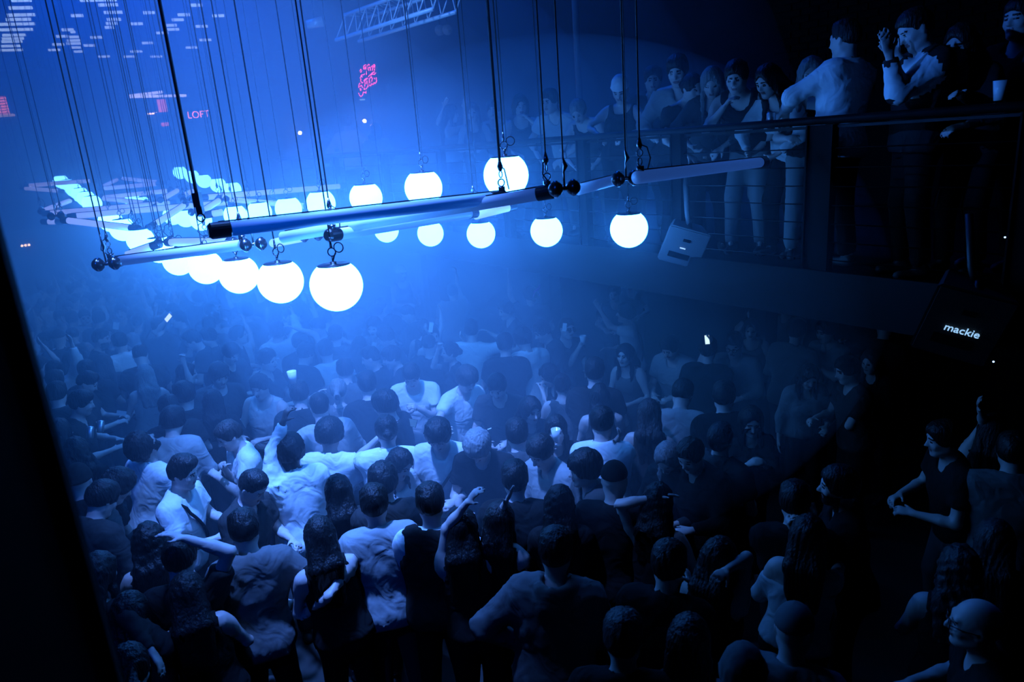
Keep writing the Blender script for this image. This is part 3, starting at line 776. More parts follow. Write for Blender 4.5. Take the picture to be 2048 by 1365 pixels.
        if hs_ in ('long', 'longcurl'):
            dn = np.array((0, 0, -1.)); bk = Rt@np.array((0, -1., 0))
            lg = .40 if hs_ == 'long' else .34
            for ox in (-.05, 0, .05):
                a = H(ox, -.055, .02); b = k['nb']+Rt@np.array((ox*1.3, -.095, .02)); c_ = b+dn*(lg-.14)+bk*.012
                G.cap(a, b, .050, .048, k=.03); G.cap(b, c_, .048, .032, k=.03)
            for s_ in (-1, 1):
                a = H(s_*.072, .015, .03); b = H(s_*.082, .01, -.10); c_ = k['nb']+Rt@np.array((s_*.085, .055, -.02)); d_ = c_+dn*.18+Rt@np.array((0, .045, 0))
                if s_ == -1 or sp.get('locks', 1) != 0:
                    G.cap(a, b, .022, .024, k=.02); G.cap(b, c_, .024, .026, k=.02); G.cap(c_, d_, .026, .014, k=.02)
        if hs_ == 'bob':
            for s_ in (-1, 1): G.cap(H(s_*.075, -.02, .0), H(s_*.075, -.01, -.09), .035, .03, k=.03)
            G.cap(H(-.05, -.08, -.02), H(.05, -.08, -.08), .05, .045, k=.03)
        if hs_ == 'pony':
            a = H(0, -.115, .03); b = a+Rt@np.array((0, -.07, -.05)); c_ = b+np.array((0, 0, -.26))
            G.cap(H(0, -.08, .03), a, .02, .022, k=.01); G.cap(a, b, .026, .034, k=.02); G.cap(b, c_, .034, .016, k=.02)
        if hs_ == 'bun': G.ell(H(0, -.125, .0), (.042, .040, .042), Rh, k=.012)
        if hs_ == 'up': G.ell(H(0, -.09, .085), (.050, .045, .040), Rh, k=.015)
        if hs_ == 'longcurl': bumps(.011, 70)
        else: strands(.0045, 36)
        G.cap(H(0, .11, .0), H(0, .14, -.12), .066, .070, op='-', k=.010)
        G.cap(H(0, .115, .045), H(0, .12, .045), .050, .050, op='-', k=.010)
        if hs_ in ('pony', 'bun', 'up'): G.plane(H(0, -.05, -.062), -(Rh@nrm((0, -.35, 1.))), .008)
        if hs_ in ('bob',): G.plane(H(0, -.0, -.105), -(Rh@nrm((0, -.1, 1.))), .008)
    elif hs_ in ('cap', 'beanie', 'bald', 'hoodup'):
        if hs_ == 'cap':
            G.ell(H(0, -.012, .040), (.088, .108, .098), Rh, k=.01); G.plane(H(0, .0, .030), -(Rh@nrm((0, -.12, 1.))), .004)
            G.ell(H(0, .120, .048), (.068, .078, .013), Rh @ rot('X', -8), k=.006); G.ell(H(0, -.012, .138), (.010, .010, .007), Rh, k=.004)
        elif hs_ == 'beanie':
            G.ell(H(0, -.018, .050), (.088, .106, .108), Rh, k=.01); G.plane(H(0, .0, .018), -(Rh@nrm((0, -.18, 1.))), .004)
            for q in range(24):
                th = q*math.pi/12; th2 = (q+1)*math.pi/12
                G.cap(H(.084*math.sin(th), -.014+.102*math.cos(th), .036+.018*math.cos(th)), H(.084*math.sin(th2), -.014+.102*math.cos(th2), .036+.018*math.cos(th2)), .014, .014, k=.006)
            strands(.002, 60)
        elif hs_ == 'hoodup':
            G.ell(H(0, -.022, .030), (.102, .122, .118), Rh, k=.01); G.cap(H(0, -.05, -.04), k['nb']+Rt@np.array((0, -.03, .02)), .10, .10, k=.04)
            G.cap(H(0, .12, .04), H(0, .14, -.10), .075, .070, op='-', k=.02); G.cap(H(0, .06, .02), H(0, .06, -.06), .078, .07, op='-', k=.01)
        else:
            G.ell(H(0, -.016, .020), (.079, .099, .080), Rh, k=.01); G.plane(H(0, -.03, .045), Rh@nrm((0, .6, 1.)), .004); hairline(low=-.03)
    mh = G.net('hair')
    out['hair'] = mh
    if sp.get('glasses'):
        mb = MB()
        for s_ in (-1, 1):
            c_ = Vector(H(s_*.033, .104, .010)); mb.tube(circle(c_, Vector(Rh@np.array((1., 0, 0))), Vector(Rh@np.array((0, 0, 1.))), .021, 16), .0028, 6, caps=False)
            mb.tube([Vector(H(s_*.054, .102, .014)), Vector(H(s_*.079, .06, .014)), Vector(H(s_*.083, -.005, .008))], .0026, 6)
            if sp['glasses'] == 'dark':
                n_ = Vector(Rh@np.array((0, 1., 0)))
                mb.tube([c_-n_*.001, c_+n_*.0015], .021, 16)
        mb.tube([Vector(H(-.012, .104, .014)), Vector(H(.012, .104, .014))], .0026, 6); out['glasses'] = mb.mesh('glasses')
    if sp.get('strap'):
        s_ = sp['strap']; pts = []; r_ = .155*fat+g
        for q in range(29):
            th = 2*math.pi*q/28; x = math.sin(th)*(r_+.012); y = math.cos(th)*(r_*.80+.012)
            z = .22+.26*s_*math.sin(th)*1.0; xx = x*(1.0 if abs(z-.2) < .2 else .8)
            if z > .42: z = .42+(z-.42)*.9
            pts.append(T(xx, y, z+.03))
        mb = MB(); mb.tube([Vector(p) for p in pts], .013, 6, caps=False); out['bag_strap'] = mb.mesh('bag_strap')
    k['arms'] = arms
    return out, k

SKIN = {'l': .50, 'm': .34, 'd': .07}
def m_skin(c): return mat('skin_'+c, (SKIN[c]*1.05, SKIN[c]*.85, SKIN[c]*.78), .5)
M_EYE = mat('eye_dark', .02, .15); M_LIP = mat('lip', (.25, .12, .12), .4)
def m_hair(c):
    v = {'k': .006, 'b': .012, 'n': .03, 'l': .20, 'w': .6}[c]
    return mat('hair_'+c, v, .5, noise=(1, .5, 1.0), stretch=(70, 70, 14), spec=.3)
def m_cloth(v, kind='c'):
    return mat('cloth_%s_%g' % (kind, v), v, .9, noise=(25, .08, .15), spec=.12, folds=6.5 if kind == 'c' else None)
M_TROU = [mat('denim_dark', (.03, .035, .05), .9, spec=.1), mat('trouser_black', .010, .9, spec=.1), mat('trouser_grey', .06, .9, spec=.1)]
M_SHOE = mat('shoe_grey', .04, .6)
def shoe_mesh():
    G = Field((-.07, -.12, -.02), (.07, .22, .12), .016)
    G.cap((0, -.05, .035), (0, .12, .03), .040, .034, k=.02); G.cap((0, -.05, .06), (0, -.02, .08), .04, .038, k=.02); G.plane((0, 0, 0), (0, 0, -1.), .004); G.plane((0, -.03, .095), (0, 0, 1.), .004)
    me = G.net('shoe'); me.materials.append(M_SHOE); return me
SHOE = shoe_mesh()
PEOPLE = []
def yaw_to(pos, deg):
    a = math.atan2(-pos.x, -pos.y)          # direction to the camera is (-x, -y)
    v = Vector((-pos.x, -pos.y, 0)).normalized()
    v = Matrix.Rotation(math.radians(deg), 3, 'Z') @ v
    return math.atan2(-v.x, v.y)             # rotation that takes +Y to v
def assemble(meshes, sp, loc, rz, s, label, group=None, shared=False):
    t = thing('person', label, 'person', loc, group, rz); t.scale = (s, s, s)
    b = link('body', meshes['body'], t); sk = m_skin(sp.get('skin', 'l'))
    hm = m_hair(sp.get('hc', 'k'))
    if not shared or not len(meshes['body'].materials):
        for q in (sk, M_EYE, M_LIP, hm): meshes['body'].materials.append(q)
    if shared:
        for i, q in enumerate((sk, M_EYE, M_LIP, hm)): b.material_slots[i].link = 'OBJECT'; b.material_slots[i].material = q
    def kid(nm, me, m):
        o = link(nm, me, t)
        if not len(me.materials): me.materials.append(m)
        if shared: o.material_slots[0].link = 'OBJECT'; o.material_slots[0].material = m
        return o
    tv = sp.get('tv', .05)
    nm = {'tee': 't_shirt', 'long': 'long_sleeved_top', 'sweater': 'sweatshirt', 'hoodie': 'hoodie', 'shirt': 'shirt', 'tank': 'tank_top', 'off': 'off_shoulder_top', 'jacket': 'jacket', 'vest': 't_shirt', 'blouse': 'blouse'}[sp['top']]
    o_ = kid(nm, meshes['top'], m_cloth(tv))
    if sp.get('sleeves'): meshes['top'].materials.append(m_cloth(sp['sleeves']))
    if 'vest' in meshes: kid('vest', meshes['vest'], m_cloth(.02))
    kid('trousers', meshes['trousers'], M_TROU[sp.get('trou', 0)])
    if meshes.get('hair'):
        hn = {'cap': 'cap', 'beanie': 'beanie', 'hoodup': 'hood'}.get(sp['hair'], 'hair')
        kid(hn, meshes['hair'], m_cloth(sp.get('hv', .5), 'h') if hn != 'hair' else hm)
    if 'glasses' in meshes: kid('glasses', meshes['glasses'], M_FIT)
    if 'bag_strap' in meshes: kid('bag_strap', meshes['bag_strap'], m_cloth(.01))
    for s_ in (-1, 1):
        o = link('shoe', SHOE, t); o.location = (s_*.125, -.0, 0)
    PEOPLE.append(t)
    return t
def locate(k, px, py, yaw, s, base):
    hz = base+k['hc'][2]*s; p = at_z(px, py, hz); rz = yaw_to(p, yaw)
    hl = Matrix.Rotation(rz, 3, 'Z') @ Vector((k['hc'][0]*s, k['hc'][1]*s, 0))
    return Vector((p.x-hl.x, p.y-hl.y, base)), rz, p
def P(px, py, yaw, sex, hair, hc, top, tv, label, ra='down', la='down', skin='l', ht=None, base=0.0, d=None, **kw):
    sp = dict(sex=sex, hair=hair, hc=hc, top=top, tv=tv, skin=skin, **kw)
    sp['seed'] = abs(int(px*7+py))
    rnd = random.Random(sp['seed'])
    s = (ht or ((1.71 if sex == 'f' else 1.82)+rnd.uniform(-.03, .04)))/1.76
    sp.setdefault('side', rnd.uniform(-7, 7)); sp.setdefault('lean', rnd.uniform(3, 12)); sp.setdefault('twist', rnd.uniform(-8, 8))
    sp.setdefault('hp', 10); sp.setdefault('fat', rnd.uniform(.95, 1.06)); sp.setdefault('trou', rnd.choice((0, 1, 1, 2)))
    k = skeleton(sp)
    loc, rz, hw = locate(k, px, py, yaw, s, base)
    if d is not None:                       # balcony: distance ahead is known, height follows
        hw = at_d(px, py, d); rz = yaw_to(hw, yaw)
        s = sp.get('sc') or (hw.z-base)/k['hc'][2]
        hl = Matrix.Rotation(rz, 3, 'Z') @ Vector((k['hc'][0]*s, k['hc'][1]*s, 0)); loc = Vector((hw.x-hl.x, hw.y-hl.y, base))
    Ri = Matrix.Rotation(-rz, 3, 'Z')
    def tolocal(q):
        v = Ri @ (q-loc); return np.array(v)/s
    for key, a in (('ra', ra), ('la', la)):
        if isinstance(a, tuple):
            # (hand px, hand py, metres nearer than the head, elbow px, elbow py, curl)
            wx, wy, near, ex, ey, curl = a
            hy = hw.y
            Wp = tolocal(at_d(wx, wy, hy-near)); Ep = tolocal(at_d(ex, ey, hy-near*.6))
            sd = 1 if key == 'ra' else -1
            sh = k['T'](sd*k['sw'], -.01, .445)
            u = nrm(Wp-Ep); Wp = Wp-u*.07
            # keep the seen direction of the forearm: pole through the seen elbow
            mid = (sh+Wp)/2; sp[key] = (Wp, Ep-mid, curl)
        else: sp[key] = a
    q = kw.get('q', 2 if hw.y < 3.7 else 1 if hw.y < 6.0 else 0)
    meshes, k2 = build(sp, q)
    t = assemble(meshes, sp, loc, rz, s, label)
    t['_'] = 0; del t['_']
    M_ = Matrix.Translation(loc) @ Matrix.Rotation(rz, 4, 'Z') @ Matrix.Scale(s, 4)
    hands = {}
    for sd, sh, E, W, curl in k2['arms']:
        u = nrm(W-E); hands['r' if sd > 0 else 'l'] = (M_ @ Vector(W+u*.095), (M_.to_3x3() @ Vector(u)).normalized())
    return t, hands, hw
# ================================================================ THINGS PEOPLE HOLD
M_PHONE = mat('phone_black', .01, .2); M_GLASS = mat('cup_plastic', .75, .2); M_CAN = mat('can_metal', .7, .3, metal=.8)
M_SCREEN = mat('screen_dim', .02, .2, emit=(.1, .35, .9), es=.25); M_SCREENB = mat('screen_bright', .02, .2, emit=(.55, .85, 1), es=1.6)
M_PAPER = mat('paper_white', .8, .7)
def frame_from(u, hint=Vector((0, -1, .2))):
    z = u.normalized(); x = hint.cross(z).normalized(); y = z.cross(x)
    return Matrix((x, y, z)).transposed()
def phone(p, label, face=Vector((0, -1, .3)), bright=0, sz=(.074, .15, .009), up=Vector((0, 0, 1)), back=False):
    y = face.normalized(); z = (up-y*up.dot(y)).normalized(); x = y.cross(z)
    t = thing('phone', label, 'phone', p); t.rotation_euler = Matrix((x, y, z)).transposed().to_euler()
    MB().box((0, 0, 0), (sz[0], sz[2], sz[1])).obj('body', M_PHONE, t)
    s_ = -1 if back else 1
    MB().box((0, s_*(sz[2]/2+.0006), 0), (sz[0]*.92, .001, sz[1]*.92)).obj('screen', M_SCREENB if bright else M_SCREEN, t)
    return t
def cup(p, label, tilt=0, fill=.3):
    t = thing('cup', label, 'cup', p); t.rotation_euler = (tilt, 0, 0)
    MB().lathe([(1e-4, -.05), (.028, -.05), (.040, .06), (.0375, .06), (.027, -.046), (1e-4, -.046)], 18).obj('cup_body', M_GLASS, t, smooth=True)
    MB().lathe([(1e-4, .03), (.034, .03)], 18).obj('drink', M_PAPER, t, smooth=True)
    return t
def can(p, label, tilt=0):
    t = thing('can', label, 'drink can', p); t.rotation_euler = (tilt, 0, 0)
    MB().lathe([(1e-4, -.06), (.024, -.06), (.033, -.052), (.033, .05), (.027, .06), (.026, .058)], 18).obj('can_body', M_CAN, t, smooth=True)
    MB().lathe([(1e-4, .056), (.026, .056)], 18).obj('lid', M_CAN, t)
    MB().box((0, .006, .0585), (.012, .02, .002)).obj('tab', M_CAN, t)
    return t
def card(p, label, face=Vector((0, -1, .3)), sz=(.08, .12), cat='card'):
    y = face.normalized(); z = (Vector((.2, 0, 1))-y*y.z).normalized(); z = (z-y*z.dot(y)).normalized(); x = y.cross(z)
    o = MB().box((0, 0, 0), (sz[0], .002, sz[1])).obj('card', M_PAPER, loc=p); o.rotation_euler = Matrix((x, y, z)).transposed().to_euler()
    return tag(o, label, cat)
W, LG, MD, DK, BK = .8, .45, .17, .035, .012
# ================================================================ THE CROWD ON THE FLOOR
# ---- nearest people
P(489, 1062, 176, 'm', 'short', 'k', 'sweater', .12, 'person seen from behind in a plain mid-tone sweatshirt, right arm bent at the side', ra='hip', la='bent', hp=22, lean=6, ht=1.84)
t, H_, _ = P(1112, 1105, 172, 'm', 'short', 'k', 'hoodie', .14, 'person seen from behind in a pale hoodie whose hood lies folded on the back', ra='bent', la='hip', hp=16, lean=8, ht=1.86, fat=1.12)
P(749, 1010, 178, 'm', 'short', 'k', 'sweater', .30, 'person seen from behind in a long loose pale top', ra='bent', la='down', hp=12, ht=1.83, fat=1.05)
P(861, 1008, 172, 'm', 'short', 'k', 'vest', W, 'person seen from behind in a black waistcoat over a white t-shirt', ra='hip', la='bent', hp=14, ht=1.84)
P(640, 1075, 176, 'f', 'long', 'k', 'tank', BK, 'woman with long straight dark hair over a black top, both arms low', ra=(612, 1235, .15, 672, 1165, .5), la='bent', hp=14)
P(677, 985, 178, 'f', 'long', 'k', 'long', DK, 'woman seen from behind with smooth dark hair over a dark top', ra='bent', la='bent', hp=10)
P(767, 965, 170, 'm', 'mop', 'k', 'long', DK, 'person with a full dark mop of hair seen from behind in a dark top', ra='bent', la='bent', hp=12)
P(376, 1190, 172, 'f', 'long', 'b', 'tank', BK, 'woman with half her brown hair pinned up in a clip, bare shoulder', ra='bent', la='down', hp=20)
P(300, 1085, 168, 'f', 'longcurl', 'k', 'tank', BK, 'woman with big curly dark hair in a black strappy top', ra='bent', la='bent', hp=6)
P(362, 1118, 150, 'm', 'short', 'k', 'tee', BK, 'person in a black t-shirt with one bare arm bent over the head', ra=(345, 1078, .1, 447, 1078, .4), la='bent', hp=20)
P(200, 1148, 140, 'f', 'longcurl', 'k', 'tank', BK, 'woman in a black top with one bare shoulder lit, beside the dark post', ra='bent', la='down', hp=14)
P(262, 1232, 160, 'f', 'long', 'k', 'long', DK, 'woman reaching down with a wristwatch on her forearm', ra=(318, 1325, .2, 272, 1262, .4), la='bent', hp=24)
P(262, 1338, 170, 'f', 'pony', 'k', 'tank', BK, 'woman with a ponytail and bare shoulder at the very bottom by the dark post', ra='down', la='down', hp=10)
P(205, 1000, 120, 'm', 'short', 'k', 'shirt', DK, 'person bowing the head beside the dark post in a dark shirt', ra='bent', la='bent', hp=35, lean=14)
P(234, 975, 96, 'm', 'curly', 'b', 'shirt', .09, 'man with tousled brown hair bowed forward, in a patterned dark shirt', ra='bent', la='bent', hp=40, lean=16)
P(288, 893, 118, 'm', 'curly', 'k', 'tee', W, 'man tipping his head back in a white t-shirt', ra='bent', la='down', hp=-42, skin='m', hr=-12, beard=1)
P(366, 948, 68, 'm', 'quiff', 'b', 'tee', .72, 'man in a pale t-shirt with a black bag strap over the shoulder', ra='bent', la='bent', hp=14, strap=1, lean=6)
P(505, 976, 50, 'm', 'fade', 'b', 'tee', DK, 'man with cropped sides and a dark t-shirt, looking down to the side', ra='bent', la='bent', hp=34)
P(578, 905, 188, 'm', 'afro', 'k', 'sweater', W, 'man with an afro and white sweatshirt raising one arm high with a cup', ra='bent', la=(586, 752, .0, 548, 860, 1.2), hp=14, skin='d', ht=1.84)
P(660, 872, 170, 'm', 'afro', 'k', 'tee', W, 'person with big dark hair in a clean white t-shirt turned away', ra='bent', la='bent', hp=20, skin='m')
P(773, 862, 178, 'm', 'bun', 'k', 'tee', .75, 'person with black hair tied in a knot, white t-shirt, elbow lifted', ra='phone', la='face', hp=6)
P(800, 930, 40, 'f', 'long', 'k', 'blouse', .55, 'young woman with long dark hair parted in the middle looking down', ra='bent', la='bent', hp=28, hr=-10)
P(877, 872, -14, 'm', 'curly', 'k', 'tee', .6, 'man with dark curls in a light t-shirt and a crossbody strap, head bowed', ra='bent', la='bent', hp=34, strap=-1)
P(956, 895, -14, 'm', 'mop', 'l', 'tee', BK, 'man with bleached streaks in his fringe and a black t-shirt, head bowed', ra='bent', la='bent', hp=44, lean=10)
P(1083, 905, -42, 'm', 'short', 'b', 'shirt', .30, 'man in a striped mid-tone shirt turning his face down to the side', ra='bent', la='bent', hp=30)
P(1168, 940, -74, 'm', 'mop', 'k', 'jacket', .07, 'man in profile with a dark bowl of hair and a scarf around the neck', ra='chest', la=(1135, 1035, .1, 1175, 1085, .7), hp=4, lean=8)
P(1204, 848, 164, 'm', 'short', 'k', 'tee', W, 'man in a bright white t-shirt seen from behind near the dark side of the crowd', ra=(1232, 872, .1, 1220, 900, .9), la='chest', hp=22)
P(1062, 822, 24, 'f', 'long', 'k', 'long', DK, 'woman with dark hair framing a lit face, dark top', ra='bent', la='bent', hp=16)
P(1112, 862, 6, 'f', 'long', 'k', 'long', DK, 'woman in black drinking from a small glass held at her mouth', ra='face', la='bent', hp=2)
P(1034, 870, 176, 'm', 'short', 'k', 'tee', .07, 'man seen from behind in a dark top with his arm down', ra='bent', la='bent', hp=10)
P(1030, 960, 178, 'm', 'short', 'k', 'tee', BK, 'broad man in black seen from behind beside a raised flat hand', ra='bent', la='bent', hp=8, fat=1.15)
P(1229, 962, 176, 'm', 'cap', 'k', 'tee', BK, 'person in a dark cap worn backwards and a black t-shirt', ra='bent', la='bent', hv=.015, hp=14)
P(1316, 1008, 160, 'f', 'longcurl', 'k', 'tank', BK, 'woman with a bare arm arched over her dark curly hair', la=(1330, 985, .05, 1250, 1030, .3), ra='bent', hp=20)
P(925, 1058, 178, 'f', 'long', 'k', 'tank', BK, 'woman behind the waistcoat, her forearm raised and pointing', ra='bent', la=(948, 992, .1, 900, 1040, .5), hp=10)
P(1000, 1045, 160, 'f', 'long', 'k', 'tank', BK, 'woman with a bare shoulder holding a flat hand straight up', ra=(1012, 990, .05, 1000, 1085, .1), la='bent', hp=16)
P(1120, 1010, 172, 'f', 'longcurl', 'k', 'long', BK, 'woman with bushy dark hair just above the hoodie wearer', ra='bent', la='bent', hp=10)
P(1382, 912, -30, 'm', 'slick', 'k', 'jacket', BK, 'man in a black jacket leaning in to talk, hair slicked forward', ra='bent', la='bent', hp=26, lean=6)
P(1336, 918, -20, 'f', 'long', 'l', 'blouse', DK, 'woman with long straight blonde hair covering her face', ra='bent', la='bent', hp=40)
P(1442, 876, 150, 'm', 'crop', 'k', 'tee', .06, 'man tipping his shaved head back, necklace at his throat', ra='bent', la='down', hp=-34, hr=14)
P(1503, 845, 4, 'f', 'long', 'k', 'long', DK, 'woman lit faintly as she films with her phone held in front of her', ra='phone', la='phone', hp=14)
P(1365, 790, 168, 'm', 'short', 'k', 'tee', .33, 'man bowed forward in a mid-tone t-shirt stretched over his back', ra='bent', la='chest', hp=40, lean=18, ht=1.84)
P(1299, 830, 172, 'f', 'long', 'n', 'tank', .05, 'woman with long brown hair seen from behind next to the stretched t-shirt', ra='bent', la='bent', hp=12)
P(1200, 795, 178, 'f', 'long', 'k', 'tank', DK, 'woman with sleek dark hair and lit shoulders talking close by the white t-shirt', ra='chest', la='bent', hp=8)
P(1618, 755, 12, 'f', 'long', 'n', 'blouse', .22, 'woman with very long hair falling over a wide-sleeved light top', ra='down', la='bent', hp=30)
P(1694, 742, -60, 'm', 'short', 'k', 'tee', DK, 'man in a v-neck black t-shirt holding out a spread hand', la=(1742, 843, .05, 1700, 905, .1), ra='bent', hp=16)
P(1676, 975, -84, 'm', 'short', 'k', 'jacket', BK, 'bearded man in profile in black, alone in the dark', ra='bent', la='bent', hp=2, beard=1)
P(1617, 1075, 168, 'f', 'long', 'k', 'off', .42, 'woman in a pale off-the-shoulder top with one arm bent down', ra=(1655, 1222, .1, 1668, 1165, .6), la='bent', hp=10, sl=1)
P(1951, 1252, -82, 'm', 'bald', 'n', 'tee', BK, 'shaved-headed man in thick glasses facing into the crowd', ra='bent', la='bent', hp=0, glasses='clear', fat=1.1)
P(1588, 1262, 168, 'm', 'cap', 'k', 'tee', .15, 'person in a dark baseball cap worn backwards low in the dark', ra='bent', la='bent', hv=.12, hp=16)
P(1487, 1352, 172, 'm', 'beanie', 'k', 'tee', BK, 'person whose dark ribbed hat just enters at the bottom', ra='bent', la='bent', hv=.10, hp=0)
P(1247, 1278, 176, 'm', 'short', 'n', 'tee', BK, 'person whose brown hair catches a little light right of the hoodie', ra='bent', la='bent', hp=14)
P(1379, 1285, 176, 'f', 'long', 'b', 'tank', BK, 'woman in the dark below the glowing phone, hair barely lit', ra='bent', la='bent', hp=10)
P(1919, 1140, 176, 'f', 'longcurl', 'n', 'tank', BK, 'woman whose loose waves are faintly lit above the man in glasses', ra='bent', la='bent', hp=8)
P(1989, 1085, 176, 'f', 'long', 'n', 'tank', BK, 'woman at the dark side with a faint gleam along her hair', ra='bent', la='bent', hp=8)
P(1440, 1120, 150, 'f', 'long', 'k', 'tank', BK, 'woman in black raising a small drink in the dark', ra=(1442, 1130, .2, 1480, 1180, 1.2), la='bent', hp=10)
P(1338, 1132, 172, 'm', 'short', 'k', 'shirt', BK, 'man in black whose white collar corner shows above the glowing phone', ra='phone', la='bent', hp=20)
P(1590, 1005, 176, 'm', 'short', 'k', 'tee', BK, 'person in black whose knuckles show beside a lit fingertip', ra='chest', la=(1578, 1045, .1, 1600, 1100, 1.5), hp=10)
P(1985, 862, 178, 'f', 'long', 'k', 'tank', BK, 'woman in the dark corner with one arm bent above her head', la=(1945, 825, .1, 1985, 800, .4), ra='bent', hp=10)
P(1886, 880, -60, 'm', 'short', 'k', 'tee', BK, 'man in black whose cheek alone is lit, under the large speaker', ra='bent', la='bent', hp=10)
P(2025, 905, 178, 'm', 'short', 'k', 'shirt', .12, 'man in a checked shirt at the dark edge of the crowd', ra='bent', la='bent', hp=12)
P(1448, 795, 176, 'm', 'short', 'k', 'tee', BK, 'very broad man in a black t-shirt seen from behind in the dark', ra='bent', la='bent', hp=14, fat=1.3, ht=1.86)
P(1770, 655, 168, 'm', 'cap', 'k', 'long', BK, 'person under the balcony in a pale curved cap', hv=.30, ra='bent', la='out', hp=20)
P(1742, 725, -30, 'f', 'long', 'k', 'long', BK, 'woman whose face glows dimly under the pale cap wearer', ra='bent', la='bent', hp=8)
# ---- middle of the floor
P(115, 790, 165, 'm', 'short', 'k', 'tee', .06, 'man with short dark hair and pale neck beside the dark post', ra='bent', la='bent', hp=18)
P(164, 808, 82, 'm', 'short', 'k', 'tee', DK, 'man in profile with dark hair brushed forward above two drink cans', ra='bent', la='bent', hp=18)
P(121, 865, 160, 'f', 'longcurl', 'k', 'long', DK, 'woman with a dark curly mane and a lit hand at her cheek by the post', ra='bent', la='face', hp=8)
P(154, 905, 174, 'f', 'longcurl', 'b', 'long', BK, 'woman with wild brown curls just below the two drink cans', ra='bent', la='bent', hp=8)
P(160, 965, 172, 'm', 'beanie', 'k', 'tee', BK, 'person in a smooth dark beanie beside the post', ra='bent', la='bent', hv=.02, hp=12)
P(78, 735, 72, 'm', 'short', 'k', 'tee', .09, 'grinning man beside the post looking across with his hand over his head', ra='bent', la=(64, 712, .1, 62, 740, .3), hp=10)
P(143, 722, 174, 'f', 'long', 'n', 'tank', .1, 'woman with long light-brown hair arching a bare arm overhead', la=(78, 690, .0, 125, 705, .3), ra='bent', hp=6)
P(111, 764, 168, 'm', 'short', 'k', 'tee', DK, 'person with black hair between the grinning man and the post', ra='bent', la='bent', hp=18)
P(174, 768, 66, 'm', 'fade', 'k', 'tee', DK, 'man with a neat fade looking down, a white collar beside his face', ra='bent', la='bent', hp=34)
P(203, 680, 78, 'm', 'fade', 'k', 'tee', BK, 'man in profile with a dark beard and a clean fade, dark t-shirt', ra='bent', la='bent', hp=8, beard=1, ht=1.86)
P(240, 686, -160, 'm', 'short', 'k', 'tee', W, 'person turned away in a white t-shirt right behind the bearded profile', ra='bent', la='bent', hp=14)
P(291, 752, 178, 'f', 'longcurl', 'l', 'tank', .25, 'woman with a long mane of light waves seen from behind', ra='bent', la='bent', hp=2)
P(375, 748, 82, 'f', 'long', 'k', 'tank', .05, 'woman with straight dark hair in profile beside two raised fingers', ra='bent', la=(366, 716, .1, 372, 742, 1.0), hp=10, sign_l=1)
P(281, 712, 176, 'm', 'crop', 'k', 'tee', DK, 'man with smooth cropped hair bent low in a dark t-shirt', ra='bent', la='bent', hp=34)
P(388, 682, -110, 'm', 'quiff', 'k', 'tee', DK, 'man with dark curls bowed forward showing a light collar', ra='bent', la='bent', hp=24, lean=12)
P(416, 676, -88, 'm', 'short', 'k', 'tee', .05, 'man talking in profile behind the one with the light collar', ra='chest', la='bent', hp=8)
P(478, 672, 86, 'm', 'short', 'k', 'tee', BK, 'man with a brightly lit profile looking toward the globes', ra='bent', la='bent', hp=-2)
P(462, 708, 40, 'm', 'short', 'k', 'tee', DK, 'man looking down just under the brightly lit profile', ra='bent', la='bent', hp=32)
P(535, 722, 58, 'm', 'short', 'k', 'tee', DK, 'man with a cigarette between his lips and dark hair', ra='bent', la='bent', hp=8)
P(613, 708, 120, 'm', 'short', 'b', 'tee', BK, 'man with a round head of short hair seen from behind, lit along the nape', ra='bent', la='bent', hp=20)
P(652, 702, 178, 'm', 'short', 'k', 'tee', W, 'man with dark hair in a plain white t-shirt seen from behind in the haze', ra='bent', la='bent', hp=10)
P(672, 672, 160, 'm', 'short', 'k', 'tee', .1, 'man behind a long bare forearm stretched out over the crowd', la=(582, 652, .0, 640, 684, .3), ra='face', hp=10)
P(720, 695, 172, 'f', 'long', 'k', 'long', DK, 'woman with dark hair and a lit ear turned from the camera', ra='bent', la='bent', hp=14)
P(749, 656, -30, 'm', 'short', 'k', 'tee', .2, 'man facing forward between two dark heads in the haze', ra='bent', la='bent', hp=8)
P(772, 676, -84, 'm', 'short', 'k', 'tee', DK, 'man leaning his head to speak over a folded white paper', ra='chest', la='bent', hp=20)
P(742, 718, -96, 'm', 'fade', 'k', 'tee', BK, 'man with a low fade looking away to the side, black t-shirt', ra='bent', la='bent', hp=14)
P(783, 716, -82, 'm', 'short', 'k', 'shirt', BK, 'man with a thin moustache in profile, black shirt', ra='bent', la='bent', hp=16)
P(439, 752, 8, 'm', 'curly', 'n', 'tee', .08, 'man with curly light hair facing forward with his eyes lowered', ra='bent', la='bent', hp=26)
P(691, 742, 176, 'm', 'short', 'k', 'tee', .12, 'man in front of the plain white t-shirt, dark hair', ra='bent', la='bent', hp=14)
P(520, 775, -30, 'm', 'short', 'b', 'tank', .5, 'person in a pale tank top with a plaster on the forehead', ra='bent', la='bent', hp=18)
P(600, 790, 174, 'm', 'short', 'k', 'tee', BK, 'man in black with his dark sleeve lifted before a pale sweatshirt', ra='bent', la='bent', hp=16)
P(640, 815, 178, 'm', 'crop', 'k', 'sweater', .40, 'man with cropped black hair in a pale blue-grey sweatshirt', ra='bent', la='bent', hp=12)
P(677, 782, 172, 'f', 'pony', 'l', 'tank', .2, 'woman with long fair hair tied back in a high ponytail', ra='bent', la=(634, 778, .1, 628, 815, .3), hp=6, sign_l=1)
P(735, 770, 176, 'm', 'short', 'k', 'tee', .02, 'broad man in a plain black t-shirt seen from behind, tiny mark between the shoulders', ra='bent', la='bent', hp=8, fat=1.15, ht=1.85)
P(770, 812, -120, 'm', 'curly', 'k', 'tee', BK, 'man with a mass of dark curls looking past the broad black t-shirt', ra='bent', la='bent', hp=14)
